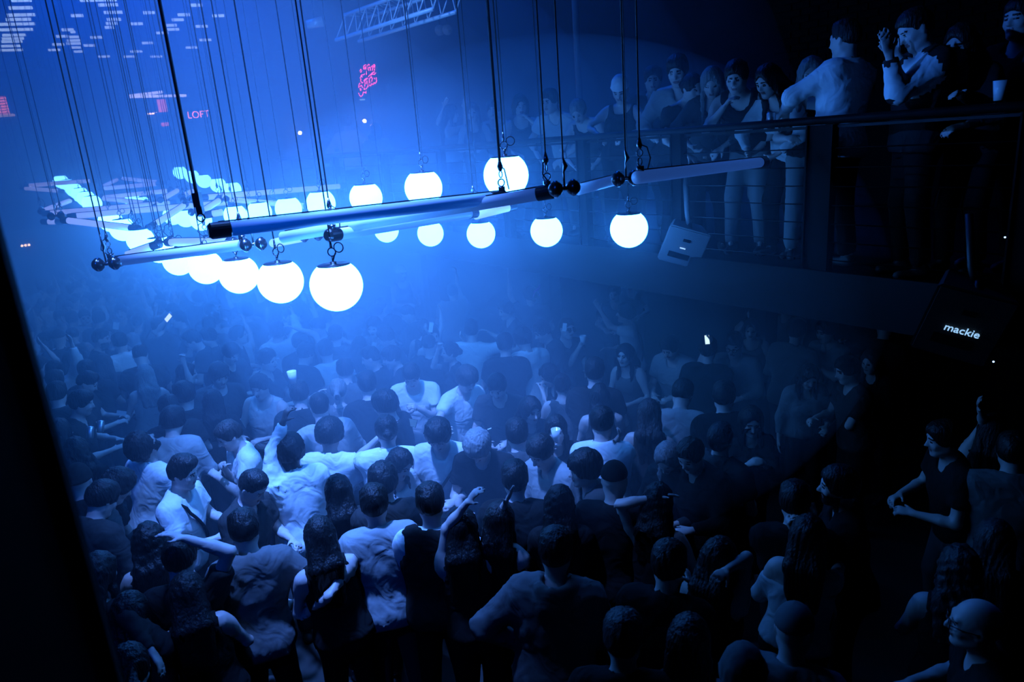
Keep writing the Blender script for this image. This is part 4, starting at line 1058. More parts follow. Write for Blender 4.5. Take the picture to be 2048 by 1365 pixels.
P(427, 806, 176, 'f', 'longcurl', 'k', 'long', DK, 'woman with dark loose curls below the curly light-haired man', ra='bent', la='bent', hp=8)
P(338, 818, 176, 'm', 'short', 'b', 'tee', DK, 'man with brown brushed hair seen from behind left of the grey sweatshirt', ra='bent', la='bent', hp=12)
P(370, 792, 178, 'm', 'mop', 'k', 'long', DK, 'person with a thick dark mop bowed over the crowd', ra='bent', la='bent', hp=16)
P(347, 845, 158, 'm', 'mop', 'k', 'sweater', .42, 'man in a grey sweatshirt with his back lit, hair dark and thick', ra='bent', la='bent', hp=28, lean=14, ht=1.83)
P(459, 872, -78, 'm', 'slick', 'n', 'tee', .72, 'man with swept-back fair hair in a white t-shirt, clenched fist at his chest', ra=(446, 925, .15, 462, 985, 1.5), la='chest', hp=24)
P(900, 706, -72, 'f', 'bun', 'k', 'tee', .03, 'laughing woman with a low bun shading her eyes with one hand', la='hip', ra=(880, 690, .05, 862, 738, 1.3), hp=-2, ht=1.70)
P(943, 662, 178, 'm', 'short', 'b', 'tee', W, 'man with his white t-shirt back turned and both hands behind his head', ra=(972, 668, .0, 985, 668, .5), la=(930, 668, .0, 925, 690, .5), hp=14)
P(1046, 680, -150, 'm', 'mop', 'k', 'hoodie', .72, 'man in a bright white hoodie turned away, hood bunched at the neck', ra='bent', la='bent', hp=26, ht=1.84)
P(1085, 664, -66, 'm', 'short', 'k', 'shirt', .03, 'man in a black shirt looking down in profile behind the white hoodie', ra='bent', la='bent', hp=26)
P(1134, 658, 34, 'm', 'crop', 'b', 'tee', .02, 'man wearing dark sunglasses in the crowd', ra=(1162, 684, .1, 1150, 730, 1.0), la='bent', hp=6, glasses='dark')
P(1010, 690, 178, 'm', 'short', 'k', 'tee', .02, 'broad man in black seen from behind between two white tops', ra='bent', la='bent', hp=10, fat=1.15)
P(1012, 622, -70, 'm', 'short', 'k', 'tee', .05, 'man with a lit cheek and beard under the tattooed raised arm', ra='bent', la='bent', hp=12)
P(864, 672, 30, 'f', 'long', 'k', 'tank', .1, 'woman holding a white card up above the crowd', ra=(862, 658, .1, 850, 690, .9), la='bent', hp=10)
P(823, 752, -8, 'm', 'short', 'k', 'tee', .8, 'man in a white t-shirt with one hand laid on his chest', ra='chest', la='phone', hp=36)
P(934, 760, 36, 'm', 'mop', 'n', 'tee', .78, 'man with a fair bowl haircut bending in a white t-shirt', ra='out', la='bent', hp=30, lean=10)
P(995, 775, -8, 'm', 'short', 'k', 'tee', .05, 'man facing forward in a dark crew-neck t-shirt', ra='bent', la='bent', hp=30)
P(1098, 752, -64, 'f', 'long', 'k', 'tank', .03, 'woman with dark hair bowed before the white hoodie', ra='bent', la='face', hp=30)
P(1125, 772, 176, 'f', 'up', 'k', 'tank', .10, 'woman with a deep neckline and bare arms left of the bearded group', ra='bent', la='bent', hp=10)
P(1190, 745, 176, 'm', 'short', 'k', 'tee', .02, 'tall man in black with his back to the camera beside the sunglasses', ra='bent', la='bent', hp=8, ht=1.88, fat=1.15)
P(1250, 628, -80, 'm', 'mop', 'k', 'tee', .6, 'man in profile with dark hair and a pale t-shirt with a bag strap', ra=(1212, 690, .1, 1235, 720, .3), la=(1198, 610, .0, 1212, 672, .3), hp=-4, strap=1)
P(1250, 712, -26, 'f', 'long', 'k', 'tank', .12, 'laughing woman with dark hair under the pale t-shirt with the strap', ra='bent', la='bent', hp=4)
P(1229, 587, -14, 'm', 'short', 'k', 'tee', DK, 'man whose small face shows behind the pale t-shirt with the strap', ra='bent', la='bent', hp=8)
P(1262, 568, 6, 'f', 'bob', 'n', 'tee', DK, 'person with a faint oval face farthest back toward the balcony', ra='bent', la='bent', hp=8)
P(1340, 696, -30, 'm', 'short', 'k', 'tee', .34, 'man with short dark hair looking down in a mid-tone t-shirt', ra='bent', la='bent', hp=32)
P(1468, 692, -22, 'm', 'quiff', 'k', 'shirt', .25, 'man in glasses and an open shirt with a chain', ra='bent', la='bent', hp=18, glasses='clear')
P(1416, 700, 172, 'm', 'short', 'k', 'tee', BK, 'man in the dark holding up a small lit phone', ra=(1415, 682, .05, 1420, 740, 1.0), la='bent', hp=6)
P(1571, 608, -34, 'm', 'short', 'k', 'tee', .22, 'man under the balcony in a mid-tone t-shirt', ra='bent', la='bent', hp=10)
P(1545, 598, 8, 'f', 'long', 'l', 'tank', .08, 'woman with fair hair under the balcony', ra='bent', la='bent', hp=10)
P(1505, 622, -8, 'f', 'long', 'k', 'tank', .08, 'woman with raised elbows under the balcony', ra='face', la='face', hp=8)
P(1502, 660, -8, 'f', 'bob', 'b', 'tank', .1, 'woman with a bob just above the man in glasses', ra='bent', la='bent', hp=8)
P(1651, 664, -50, 'm', 'short', 'k', 'tee', .22, 'man whose forearm crosses his light t-shirt under the balcony', ra='bent', la='chest', hp=14)
P(1594, 665, 168, 'm', 'short', 'k', 'shirt', .20, 'man turned away in a soft light shirt under the balcony', ra='bent', la='bent', hp=14)
P(149, 583, 40, 'm', 'short', 'k', 'shirt', .1, 'bearded man standing taller than the far-left crowd', ra='bent', la='bent', hp=-4, beard=1, ht=1.90)
P(195, 599, 78, 'm', 'short', 'k', 'shirt', .55, 'man in profile with an open white collar at the far left', ra='bent', la='bent', hp=-8, ht=1.84)
P(72, 642, 40, 'f', 'longcurl', 'b', 'tee', .08, 'woman with frizzy hair whose face is brightly lit beside the post', ra='bent', la='bent', hp=-6)
P(121, 637, 20, 'm', 'short', 'k', 'tee', DK, 'man with a goatee between the frizzy hair and the headband', ra='bent', la='bent', hp=6)
P(145, 640, 176, 'm', 'short', 'k', 'tee', .5, 'person with dark hair seen from behind left of the headband', ra='bent', la='bent', hp=18)
P(170, 636, 6, 'm', 'crop', 'b', 'tee', .06, 'man wearing a headband, face to the camera', ra='bent', la='bent', hp=12)
P(199, 640, 150, 'm', 'short', 'k', 'tee', DK, 'man with dark hair beside an upright pale hand', ra=(222, 628, .0, 222, 668, .1), la='bent', hp=16)
P(146, 672, 178, 'f', 'bun', 'n', 'tank', .1, 'woman looking down with light hair above the long-haired woman', ra='bent', la='bent', hp=36)
P(118, 678, 178, 'm', 'cap', 'k', 'tee', DK, 'person in a smooth grey cap left of the bearded profile', ra='bent', la='bent', hv=.06, hp=6)
P(242, 625, -20, 'm', 'short', 'k', 'tee', .09, 'man with a small square face in the haze right of the raised hand', ra='bent', la='bent', hp=6)
P(274, 645, 172, 'f', 'bun', 'n', 'tank', .65, 'woman in a white vest top with her hair pinned up, seen from behind', ra='bent', la='bent', hp=10)
P(357, 640, -80, 'm', 'short', 'k', 'tee', .05, 'man in profile in the haze beside a raised white phone', ra='bent', la='bent', hp=2)
P(318, 655, 170, 'm', 'short', 'k', 'tee', .04, 'man in a dark t-shirt holding a white phone over the heads', ra=(335, 632, .1, 330, 668, 1.0), la='bent', hp=6)
t, _h, _w = P(1062, 592, 178, 'm', 'short', 'k', 'tee', .04, 'man raising one arm high, pink print on his dark t-shirt back', la=(1011, 518, .0, 1006, 556, .3), ra='bent', hp=6, ht=1.86)
mp = mat('print_pink', (.8, .35, .75), .6, emit=None)
def on_back(px, py): return at_d(px, py, _w.y-.30)
mb = MB(); a_ = [on_back(1066, 596), on_back(1069, 584), on_back(1078, 577), on_back(1080, 570)]; mb.tube(a_, [.006, .012, .02, .006], 6)
mb.tube([on_back(1072, 590), on_back(1076, 584), on_back(1080, 590), on_back(1077, 592)], .004, 5)
o = mb.obj('print', mp, smooth=True); o.parent = t; o.matrix_parent_inverse = (Matrix.Translation(t.location) @ t.rotation_euler.to_matrix().to_4x4() @ Matrix.Scale(t.scale[0], 4)).inverted()
P(803, 548, 24, 'f', 'beanie', 'k', 'tank', .08, 'person with a pale knotted headscarf rising above the hazy crowd', ra='bent', la='bent', hv=.8, hp=4, ht=1.92)
P(906, 585, 176, 'm', 'short', 'k', 'tee', .3, 'man in the haze under the right-hand globes pointing one finger upward', ra=(908, 522, .0, 902, 560, 1.2), la='bent', hp=6)
# ---- far people in the haze: placed one by one over the rest of the floor, from a small wardrobe of bodies
_rnd = random.Random(11)
hair_w = {'short': 'short dark hair', 'mop': 'a dark mop of hair', 'long': 'long hair', 'curly': 'dark curls', 'bun': 'hair in a bun', 'cap': 'a cap', 'fade': 'a fade haircut', 'pony': 'a ponytail', 'crop': 'cropped hair', 'longcurl': 'long curls'}
POOL = []
for i in range(16):
    fem = i % 3 == 2
    sp = dict(sex='f' if fem else 'm', hair=_rnd.choice(['long', 'bun', 'longcurl', 'pony'] if fem else ['short', 'mop', 'curly', 'fade', 'crop', 'cap']), top=_rnd.choice(['tank', 'blouse', 'tee'] if fem else ['tee', 'tee', 'shirt', 'hoodie']),
              ra=_rnd.choice(['bent', 'up', 'cup', 'phone', 'chest', 'point']), la=_rnd.choice(['bent', 'down', 'up', 'face', 'bent']), hp=_rnd.uniform(0, 25), lean=_rnd.uniform(0, 8), side=_rnd.uniform(-4, 4), seed=500+i, fat=1.0)
    POOL.append((sp, build(sp, 0)[0]))
taken = [o.location.copy() for o in PEOPLE]
far_n = 0
HAZE_LABEL = 'person half lost in the blue haze at the far end of the dance floor'
yy = 8.3
ordn = ['first', 'second', 'third', 'fourth', 'fifth', 'sixth', 'seventh', 'eighth', 'ninth', 'tenth', 'eleventh', 'twelfth', 'thirteenth', 'fourteenth', 'fifteenth', 'sixteenth', 'seventeenth', 'eighteenth', 'nineteenth', 'twentieth']
row = 0
while yy < 17.5 and far_n < 125:
    row_n = 0
    xx = -8.4-(.25*(yy-8.3)) + _rnd.uniform(0, .4)
    while xx < rp(0).x-.704*(yy-5)-.1:
        p = Vector((xx+_rnd.uniform(-.16, .16), yy+_rnd.uniform(-.16, .16), 0)); xx += .60
        # is it inside the frame, and free?
        r = (p+Vector((0, 0, 1.6))-C0); u = r.dot(RT)/r.dot(fwd)*FPX+1024
        if u < 10+0 or u > 1320: continue
        if any((p-q).length < .40 for q in taken if abs(q.x-p.x) < .6): continue
        i = _rnd.randrange(16); sp, ms = POOL[i]; sp = dict(sp)
        sp['tv'] = _rnd.choice([.02, .03, .05, .1, .3, .6]); sp['hc'] = _rnd.choice(['k', 'k', 'b', 'n']); sp['skin'] = _rnd.choice(['l', 'l', 'm']); sp['hv'] = _rnd.choice([.05, .5])
        tone = 'white' if sp['tv'] > .5 else 'light' if sp['tv'] > .2 else 'dark'
        yaw = _rnd.choice([180, 160, 200, 170, 90, -90, 20, -30, 0])
        arm_w = {'up': 'arm up', 'point': 'pointing up', 'phone': 'hands raised', 'cup': 'hand out', 'chest': 'hand on chest', 'bent': 'arms bent'}[sp['ra']]
        lab = '%s person, %s, %s, %s from left, hazy row %s' % ({'white': 'pale-topped', 'light': 'grey-topped', 'dark': 'dark-topped'}[tone], hair_w[sp['hair']], arm_w, ordn[row_n], ordn[row]); row_n += 1
        t = assemble(ms, sp, p, yaw_to(p, yaw), (1.66 if sp['sex'] == 'f' else 1.77)/1.76*_rnd.uniform(.97, 1.03), lab, 'people in the haze at the far end of the floor', shared=True)
        taken.append(p); far_n += 1
    yy += .62; row += 1 if row_n else 0
print('far', far_n, 'people', len(PEOPLE), 'tris', sum(len(m.polygons) for m in bpy.data.meshes)*2)
# ================================================================ BALCONY PEOPLE
def rail_t(px, n=0.0):
    k = (px-1024)/1420.0; r = rp(0, n)       # solve (r.x + RD.x t)/(r.y + RD.y t) = k
    return (r.x-k*r.y)/(k*RD.y-RD.x)
def B(px, py, yaw, sex, hair, hc, top, tv, label, back=.38, **kw):
    t = rail_t(px, back); d = rp(t, back).y
    sc = kw.pop('sc', None); lean = kw.get('lean', 4)
    # lean forward until the head comes down to the seen height
    s0 = (kw.get('ht') or (1.68 if sex == 'f' else 1.79))/1.76; best = None
    want = at_d(px, py, d).z-BAL
    for L in range(0, 48, 2):
        kk = skeleton(dict(sex=sex, lean=L, hp=kw.get('hp', 10)))
        e = abs(kk['hc'][2]*s0-want)
        if best is None or e < best[0]: best = (e, L)
    kw['lean'] = best[1]
    out = P(px, py, yaw, sex, hair, hc, top, tv, label, base=BAL, d=d, sc=s0, **kw)
    return out
M_TROU.append(mat('trouser_white', .22, .9))
B(1690, 74, -128, 'm', 'fade', 'k', 'sweater', .74, 'man on the balcony in a white sweatshirt, his back to the crowd edge, looking away', back=.40, ra='rail', la='rail', hp=4, trou=1)
B(1832, 52, -62, 'm', 'crop', 'k', 'jacket', .02, 'man on the balcony in a dark varsity jacket with pale sleeves clapping his hands', back=.34, la=(1772, 90, .25, 1812, 212, .2), ra=(1780, 100, .05, 1880, 190, .2), hp=30, sleeves=.7, trou=1)
B(1921, 92, -34, 'f', 'long', 'k', 'long', .02, 'woman on the balcony beside the varsity jacket, sequins on her dark top', back=.5, ra=(1905, 185, .2, 1960, 205, .5), la='bent', hp=16, trou=1)
B(2041, 30, -30, 'm', 'short', 'k', 'long', .02, 'man at the edge of the frame whose face alone shows on the balcony', back=.95, ra='bent', la='bent', hp=2, trou=1)
B(1622, 152, 4, 'f', 'long', 'l', 'tank', .02, 'woman on the balcony with long blonde hair holding a small white card', back=.42, ra='cup', la='phone', hp=12, trou=3)
B(1536, 163, -40, 'f', 'long', 'k', 'blouse', .6, 'woman on the balcony in a white lace top glancing down', back=.34, ra='rail', la='rail', hp=24, trou=1)
B(1473, 158, -14, 'm', 'short', 'k', 'tank', .02, 'man on the balcony resting his chin on his hand', back=.3, ra='face', la='rail', hp=20, trou=3)
B(1424, 166, 2, 'f', 'long', 'l', 'blouse', .08, 'woman on the balcony with pale straight hair hanging either side of a dark face', back=.34, ra='rail', la='rail', hp=34, trou=1)
B(1384, 178, 40, 'f', 'bun', 'k', 'tee', .03, 'person leaning low beside the man in the open shirt on the balcony', back=.34, ra='rail', la='rail', hp=20, trou=1)
B(1355, 142, -10, 'm', 'short', 'k', 'shirt', .30, 'man on the balcony standing tall in an open pale shirt', back=.42, ra='rail', la='rail', hp=24, ht=1.88, trou=1)
B(1306, 160, 0, 'm', 'short', 'k', 'tee', .06, 'faintly lit man behind the open pale shirt on the balcony', back=.9, ra='bent', la='bent', hp=10, trou=1)
B(1240, 166, -6, 'f', 'beanie', 'k', 'tank', .02, 'woman on the balcony in a white ribbed beanie looking down at the floor', back=.34, ra='rail', la='rail', hp=36, hv=.75, trou=1)
B(1157, 222, -16, 'f', 'bun', 'l', 'tank', .04, 'person on the balcony bending low over the rail, pale crown of hair', back=.2, ra='rail', la='rail', hp=44, trou=2)
B(1100, 204, -34, 'm', 'short', 'k', 'tee', .5, 'man on the balcony leaning on the rail in a light t-shirt with a chain', back=.3, ra='rail', la='rail', hp=12, trou=2)
B(1041, 212, 10, 'f', 'bob', 'k', 'tank', .05, 'woman on the balcony leaning on crossed forearms, dark bob', back=.28, ra='rail', la='face', hp=16, trou=1)
B(986, 222, 0, 'm', 'short', 'k', 'tee', .06, 'small faint face on the balcony beside the crossed forearms', back=.9, ra='bent', la='bent', hp=6, trou=1)
B(945, 226, 4, 'f', 'long', 'k', 'tank', .06, 'faint woman on the balcony right of the sequin dress', back=.6, ra='bent', la='bent', hp=8, trou=1)
B(902, 218, 70, 'f', 'long', 'k', 'off', .2, 'woman on the balcony in a glittering dress holding up her hair', back=.5, ra=(928, 208, .0, 936, 245, .5), la=(892, 205, .0, 880, 235, .5), hp=4, trou=1)
B(752, 262, 172, 'f', 'long', 'k', 'long', .30, 'person on the far balcony in light clothes right of the white shirt back', back=.4, ra='bent', la='bent', hp=6, trou=3)
B(693, 246, 178, 'm', 'short', 'k', 'shirt', .7, 'man on the far balcony with his white shirt back to the hall', back=.4, ra='hip', la='hip', hp=6, trou=1)
B(648, 266, 170, 'm', 'short', 'k', 'tee', .2, 'faint person on the far balcony left of the white shirt back', back=.5, ra='bent', la='bent', hp=6, trou=1)
# drink can standing on the rail shelf
t_ = rail_t(1553, .07); can(rp(t_, .075, RT_Z-.035+.06), 'slim drink can standing on the balcony rail shelf')
cup(at_d(2000, 183, rp(rail_t(2000, .1), .1).y), 'clear cup catching the light on the balcony rail at the dark end')
card(at_d(1624, 207, rp(rail_t(1624, .2), .2).y), 'white card held by the blonde woman on the balcony', sz=(.07, .09))
# ================================================================ HELD THINGS ON THE FLOOR
def on(px, py, z): return at_z(px, py, z)
phone(on(818, 845, 1.47), 'dark phone held up sideways beside the black knot of hair', face=Vector((.2, -1, .6)), up=Vector((1, 0, -.35)))
card(on(862, 655, 1.86), 'white card held over the crowd by the woman behind the laughing one', sz=(.05, .12))
phone(on(337, 636, 1.86), 'pale phone held over the hazy heads', face=Vector((-.3, -1, .4)), up=Vector((.6, 0, .6)), bright=1, sz=(.075, .13, .009))
cup(on(585, 756, 2.12), 'cup with a pale lid held high by the raised white sleeve')
can(on(180, 866, 1.50), 'drink can held up with its round lid showing, lower of two', tilt=-.5)
can(on(201, 854, 1.50), 'drink can held up with its round lid showing, upper of two', tilt=-.5)
phone(on(1395, 1196, 1.30), 'brightly lit phone glowing low in the dark', face=Vector((0, -.5, 1)), up=Vector((.5, .8, .2)), bright=1)
phone(on(1414, 680, 1.80), 'small lit phone held up in the dark by the pillar', face=Vector((0, -1, .4)), bright=1, sz=(.05, .1, .009))
phone(on(1503, 862, 1.50), 'phone held flat in front of the faintly lit woman', face=Vector((0, .6, .5)), up=Vector((1, 0, 0)))
cup(on(1112, 872, 1.58), 'small glass at the mouth of the woman in black')
cup(on(1166, 681, 1.55), 'pale cup held before the sunglasses')
card(on(1129, 655, 1.72), 'white card behind the ear of the man in sunglasses', sz=(.05, .10))
card(on(748, 692, 1.50), 'folded white paper between two talking men', sz=(.06, .09), cat='paper')
card(on(232, 652, 1.66), 'white folded fan in the haze left of the vest top', sz=(.09, .11), cat='fan')
card(on(243, 826, 1.52), 'small white card in the dark gap above the two drink cans', sz=(.10, .04))
phone(on(1718, 488, 2.45), 'tiny bright screen high in the dark under the balcony', bright=1, sz=(.04, .06, .008))
cup(on(1821, 656, 1.75), 'pale cup raised beside the large speaker', tilt=1.2)
o = MB().tube([on(975, 860, 1.46), on(983, 857, 1.47)], .006, 8).obj('cigarette', M_PAPER, smooth=True); tag(o, 'lit white cigarette near the dark crew-neck t-shirt', 'cigarette')
o = MB().tube([on(553, 718, 1.70), on(558, 717, 1.70)], .006, 8).obj('cigarette', M_PAPER, smooth=True); tag(o, 'white cigarette at the lips of the man in the haze', 'cigarette')
# ================================================================ SIGNS
def text(body, size, m, parent, loc, M, ext=.004):
    c = bpy.data.curves.new('text', 'FONT'); c.body = body; c.size = size; c.extrude = ext; c.align_x = 'CENTER'; c.align_y = 'CENTER'
    o = bpy.data.objects.new('tmp', c); COL.objects.link(o); dg = bpy.context.evaluated_depsgraph_get()
    me = bpy.data.meshes.new_from_object(o.evaluated_get(dg)); bpy.data.objects.remove(o)
    me.transform(M.to_4x4()); me.materials.clear()
    q = link('lettering', me, parent, loc, m); return q
FACE = Matrix(((1, 0, 0), (0, 0, -1), (0, 1, 0)))       # text facing -Y
slab('wall_inner', (-18.9, 24.2, 0), (-5.2, 24.4, 7.2), M_WALL)
def L24(px, py, d=24.1): return at_d(px, py, d)
c = L24(398, 230, 24.16); t = thing('lit_sign', 'small lit box sign with red and white letters on the far wall', 'sign', c)
MB().box((0, 0, 0), (.95, .08, .36)).obj('box', M_DARK, t)
text('LOFT', .30, mat('sign_red', .5, .5, emit=(1, .40, .45), es=4.5), t, Vector((0, -.05, 0)), FACE)
# neon script on the right wall
def wall_pt(px, py, n=4.33):
    r = ray(px, py); q = rp(0, n); k = (q-C0).dot(RN)/r.dot(RN); return C0+r*k
Z = lambda x, y: wall_pt(680+x/11.375, 100+y/11.375)
ST = [[(535, 440), (538, 370), (575, 335), (610, 345), (614, 385), (590, 430), (562, 440), (572, 390), (600, 378)], [(614, 430), (602, 560)], [(450, 480), (475, 440), (495, 470), (470, 512)],
      [(640, 350), (655, 320), (670, 345)], [(650, 470), (640, 420), (668, 390), (690, 402), (690, 470)], [(712, 385), (735, 360), (750, 388), (732, 470)], [(758, 350), (775, 325), (796, 352), (788, 402), (768, 362)], [(790, 430), (782, 470)],
      [(478, 612), (490, 565), (520, 572), (560, 545)], [(455, 640), (475, 612), (512, 612)], [(478, 655), (470, 700), (500, 750), (522, 740)], [(540, 700), (565, 668), (622, 640), (660, 592), (700, 560), (742, 512), (782, 500)], [(560, 690), (600, 668), (640, 640)], [(700, 575), (742, 545), (775, 560), (815, 520)],
      [(425, 860), (430, 790), (458, 755)], [(458, 832), (482, 800), (520, 862)], [(448, 868), (462, 925), (485, 905), (470, 880)], [(425, 980), (448, 1040), (480, 1062), (515, 1022), (532, 950), (590, 985), (592, 930)], [(560, 705), (568, 770), (560, 830)],
      [(600, 695), (600, 780)], [(635, 700), (642, 800), (605, 880), (548, 902), (560, 860)], [(660, 650), (680, 760)], [(688, 645), (710, 602), (735, 650), (720, 730)], [(778, 640), (800, 668)], [(825, 622), (832, 720), (800, 765), (775, 740), (760, 790), (720, 770), (700, 820), (680, 795), (650, 842)]]
cN = Z(630, 690); t = thing('neon_sign', 'pink neon script sign on the dark wall', 'neon sign', cN)
mN = mat('neon_pink', .5, .4, emit=(1, .08, .50), es=6.5)
for s_ in ST:
    pts = [Z(*q)-cN for q in s_]
    MB().tube(pts, .009, 6).obj('neon_tube', mN, t, smooth=True)
MB().box((0, 0, 0), (1.15, .02, 1.45), RM).obj('backing', M_DARK, t, loc=RN*.045)
o = MB().tube([Z(460, 1135)-cN, Z(560, 1130)-cN], .02, 8).obj('lamp', mat('lamp_blue', .5, .4, emit=(.2, .7, 1), es=2), smooth=True); o.location = cN; tag(o, 'small lamp glowing under the pink neon script', 'lamp')
cE = wall_pt(775, 175); t = thing('wall_box', 'small pale box with a cable on the wall beside the neon script', 'wall box', cE)
MB().box((0, 0, 0), (.12, .04, .16), RM).obj('box', mat('box_pale', .3, .6), t); MB().tube([(0, 0, -.08), (.02, 0, -.2), (0, .01, -.36)], .008, 6).obj('cord', mat('box_pale', .3, .6), t, smooth=True)
# windows and lit panels on the far left
def lit_panel(name, x0, x1, y0, y1, m, label=None, cat=None, kind=None, d=24.17, bars=0):
    a, b = L24(x0, y1, d), L24(x1, y0, d); c = (a+b)/2; w_, h_ = abs(b.x-a.x), abs(b.z-a.z)
    t = thing(name, label, cat, c)
    if kind: t['kind'] = kind
    MB().box((0, .01, 0), (w_, .01, h_)).obj('pane', m, t)
    fr_ = MB()
    for x, z, sx, sz in ((-w_/2, 0, .05, h_), (w_/2, 0, .05, h_), (0, h_/2, w_, .05)): fr_.box((x, -.02, z), (sx, .06, sz))
    fr_.obj('frame', mat('window_frame', .3, .6), t)
    MB().box((0, -.06, -h_/2-.03), (w_+.15, .16, .07)).obj('sill', mat('sill_lit', .8, .5, emit=(.6, .8, 1), es=.9) if bars else mat('window_frame', .3, .6), t)  # the lit sill's brightness is put in as emission
    for k in range(bars): MB().box((0, -.005, -h_/2+h_*(k+.5)/bars), (w_-.05, .02, .02)).obj('slat', mat('window_frame', .3, .6), t)
    return t
mW = mat('window_pink', .3, .5, emit=(.75, .30, .55), es=2.2)
lit_panel('window_1', -60, 14, 190, 235, mW, 'pink-lit window at the far left edge with a bright sill', 'window', 'structure', bars=7)
lit_panel('lit_screen', 317, 334, 196, 226, mW, 'pink-lit screen on the far wall left of the lettered sign', 'screen')
lit_panel('lit_screen', 322, 339, 243, 254, mW, 'small pink-lit screen below the other one on the far wall', 'screen')
# ceiling: light bounced off roof slats, put in as glowing slats and strips
mS = mat('painted_roof_light', .5, .5, emit=(.20, .50, 1.0), es=3.2)  # light falling on the roof slats, put in as emission
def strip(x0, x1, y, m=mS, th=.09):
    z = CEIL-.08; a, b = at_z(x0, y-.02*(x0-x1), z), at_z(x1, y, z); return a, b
def lit_slats(label, rows):
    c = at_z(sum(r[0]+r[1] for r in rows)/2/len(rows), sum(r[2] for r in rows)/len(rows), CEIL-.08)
    t = thing('lit_roof_slats', label, 'lit roof slats', c)
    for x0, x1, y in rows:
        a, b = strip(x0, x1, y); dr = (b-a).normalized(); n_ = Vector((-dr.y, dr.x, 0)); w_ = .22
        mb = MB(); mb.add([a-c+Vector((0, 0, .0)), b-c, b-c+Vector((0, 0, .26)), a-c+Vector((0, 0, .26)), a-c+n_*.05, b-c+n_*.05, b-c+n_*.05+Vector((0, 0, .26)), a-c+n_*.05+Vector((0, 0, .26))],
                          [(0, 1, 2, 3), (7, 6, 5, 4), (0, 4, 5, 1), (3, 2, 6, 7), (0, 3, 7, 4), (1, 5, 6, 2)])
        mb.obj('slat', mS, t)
lit_slats('large patch of painted light on slats at the far left of the roof', [(23, 63, 3), (18, 65, 18), (14, 70, 32), (12, 62, 41), (0, 70, 50), (0, 66, 61), (5, 52, 72), (4, 48, 79), (3, 45, 85), (3, 42, 94), (1, 46, 102)])
lit_slats('painted light on roof slats at the upper edge, second from the far left', [(160, 233, 2), (197, 236, 12), (208, 245, 27), (214, 242, 41), (212, 235, 49), (210, 228, 57)])
lit_slats('small lozenge of painted light on roof slats', [(141, 151, 66), (138, 158, 76), (133, 162, 83), (133, 162, 89), (142, 162, 97), (148, 167, 105)])
ORD = ordn+['twenty-first', 'twenty-second', 'twenty-third', 'twenty-fourth']
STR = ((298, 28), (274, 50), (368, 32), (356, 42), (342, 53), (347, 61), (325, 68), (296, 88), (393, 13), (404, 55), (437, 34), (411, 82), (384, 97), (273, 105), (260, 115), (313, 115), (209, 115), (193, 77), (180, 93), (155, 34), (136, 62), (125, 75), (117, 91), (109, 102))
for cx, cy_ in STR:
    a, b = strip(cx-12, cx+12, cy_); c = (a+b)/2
    t = thing('painted_light_strip', 'short painted light patch under the far roof, %s from the left' % ORD[sorted(STR).index((cx, cy_))], 'painted light patch', c, 'short painted light patches under the far roof')
    dr = (b-a).normalized(); MB().box((0, 0, .07), ((b-a).length, .06, .14), Matrix.Rotation(math.atan2(dr.y, dr.x), 3, 'Z')).obj('tube', mS, t)  # bounced light on the roof as a glowing bar, no lamp tube
    MB().box((0, 0, .18), ((b-a).length*1.05, .12, .06), Matrix.Rotation(math.atan2(dr.y, dr.x), 3, 'Z')).obj('housing', M_DARK, t)  # dark bar added above the painted light, not a lamp housing
# small lamps
def spot_dot(px, py, d, r, col, es, label):
    c = at_d(px, py, d); t = thing('small_lamp', label, 'lamp', c)
    MB().lathe([(math.sin(math.pi*i/8)*r+1e-4, -math.cos(math.pi*i/8)*r) for i in range(9)], 12).obj('bulb', mat('bulb_%g_%g_%g' % (col[0], es, r), .5, .4, emit=col, es=es), t, smooth=True)
    MB().tube([(0, r*.8, 0), (0, r*3, .0)], r*.9, 10).obj('housing', M_FIT, t, smooth=True)
spot_dot(600, 266, 12.5, .028, (1, .8, .62), 60, 'warm bright lamp on the far balcony, left of two')
spot_dot(729, 242, 12.5, .028, (1, .7, .55), 60, 'warm bright lamp on the far balcony above the pale figures')
spot_dot(1166, 453, 8.6, .010, (.6, .9, 1), 12, 'tiny bright lamp between the two right-hand globes')
for i, (x, y) in enumerate(((44, 492), (51, 491), (58, 490))): spot_dot(x, y, 24.12, .04, (.7, .95, 1), 8, ('leftmost', 'middle', 'rightmost')[i]+' of three tiny white lamps at the far left wall')
for i, x in enumerate((297, 301, 305, 309, 313)): spot_dot(x, 228-i*.3, 24.1, .03, (.8, .95, 1), 8, ('first', 'second', 'third', 'fourth', 'fifth')[i]+' tiny lamp from the left in the row before the pink screen')
for (x, y, d, l) in ((1764, 532, 5.2, 'tiny lamp in the dark under the balcony, left of three'), (1917, 557, 4.8, 'tiny lamp in the dark above the large speaker'), (2010, 475, 4.6, 'tiny lamp in the dark at the far right'), (1987, 724, 4.4, 'tiny lamp in the dark below the large speaker')):
    spot_dot(x, y, d, .006, (.35, .6, 1), 3, l)
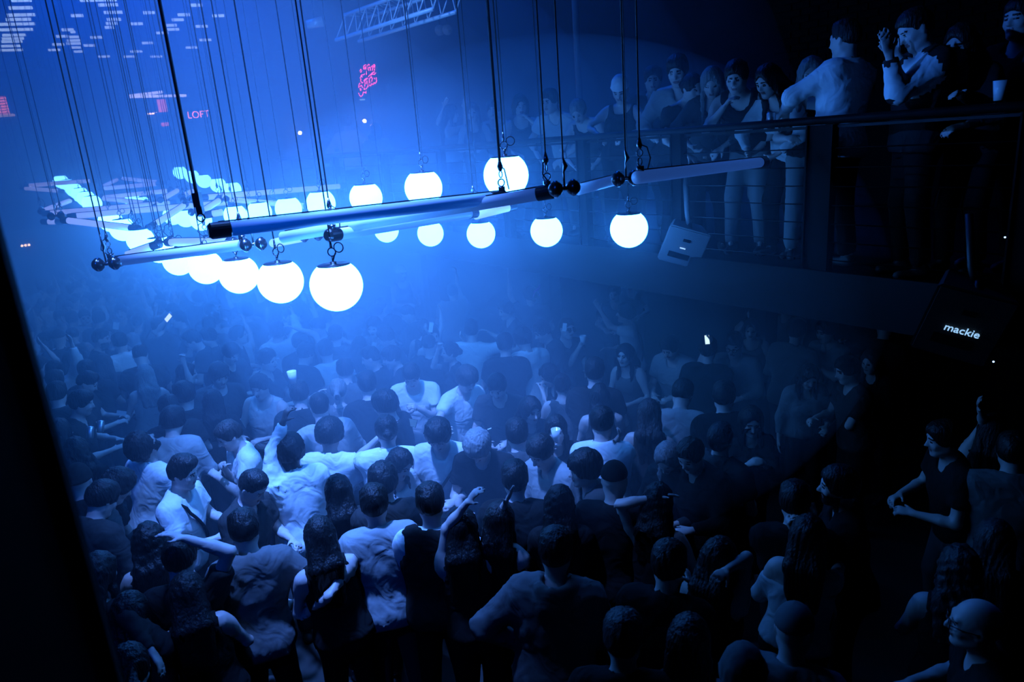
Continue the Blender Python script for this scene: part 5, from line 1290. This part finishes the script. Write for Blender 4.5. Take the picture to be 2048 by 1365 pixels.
# ================================================================ SPEAKERS UNDER THE BALCONY
def speaker(px, py, d, w_, h_, dp, roll, yaw, pitch, label, brand=None, m=.10):
    c = at_d(px, py, d); t = thing('loudspeaker', label, 'loudspeaker', c)
    R = Matrix.Rotation(yaw, 3, 'Z') @ Matrix.Rotation(pitch, 3, 'X') @ Matrix.Rotation(roll, 3, 'Y')
    t.rotation_euler = R.to_euler()
    mc = mat('speaker_paint_%g' % m, m, .5)
    mb = MB(); b_ = .02
    pf = [(-w_/2+b_, -h_/2), (w_/2-b_, -h_/2), (w_/2, -h_/2+b_), (w_/2, h_/2-b_), (w_/2-b_, h_/2), (-w_/2+b_, h_/2), (-w_/2, h_/2-b_), (-w_/2, -h_/2+b_)]
    vs = [(x, 0, z) for x, z in pf]+[(x*.72, dp, z*.8) for x, z in pf]
    mb.add(vs, [tuple(range(8)), tuple(reversed(range(8, 16)))]+[(i, i+8, (i+1) % 8+8, (i+1) % 8) for i in range(8)]); mb.obj('cabinet', mc, t)
    MB().box((0, -.006, .0), (w_*.93, .008, h_*.93)).obj('grille', mat('grille_%g' % m, m*.9, .6, noise=(200, .3, .5)), t)
    MB().box((-.0, -.012, h_*.20), (w_*.17, .008, h_*.07)).obj('vent', M_DARK, t)
    MB().box((-.02, -.012, -h_*.24), (w_*.5, .008, h_*.14)).obj('vent', M_DARK, t)
    if brand: text(brand, w_*.16, mat('logo_lit', .8, .4, emit=(.35, .65, 1), es=1.0), t, Vector((w_*.02, -.014, -h_*.06)), FACE, ext=.002)
    else: MB().box((-.01, -.014, -h_*.02), (w_*.13, .006, h_*.025)).obj('badge', mat('badge_lit', .8, .4, emit=(.5, .8, 1), es=.8), t)
    Ri = R.transposed()
    MB().tube([Vector((0, dp*.5, h_*.38)), Vector((0, dp*.5, h_*.38))+Ri @ Vector((0, .05, .12)), Vector((0, dp*.5, h_*.38))+Ri @ Vector((0, .12, .42))], [.016, .022, .022], 10).obj('bracket', mc, t, smooth=True)
    MB().tube([Vector((0, dp*.2, h_*.46)), Vector((0, dp*.9, h_*.46))], .018, 10).obj('knob', M_FIT, t, smooth=True)
speaker(1368, 495, 5.95, .36, .34, .22, math.radians(20), math.radians(-12), math.radians(18), 'grey loudspeaker tilted on a bracket below the balcony edge', m=.20)
speaker(1925, 652, 3.95, .42, .46, .3, math.radians(16), math.radians(-30), math.radians(16), 'large black loudspeaker under the balcony with a lit maker badge', brand='mackie', m=.02)
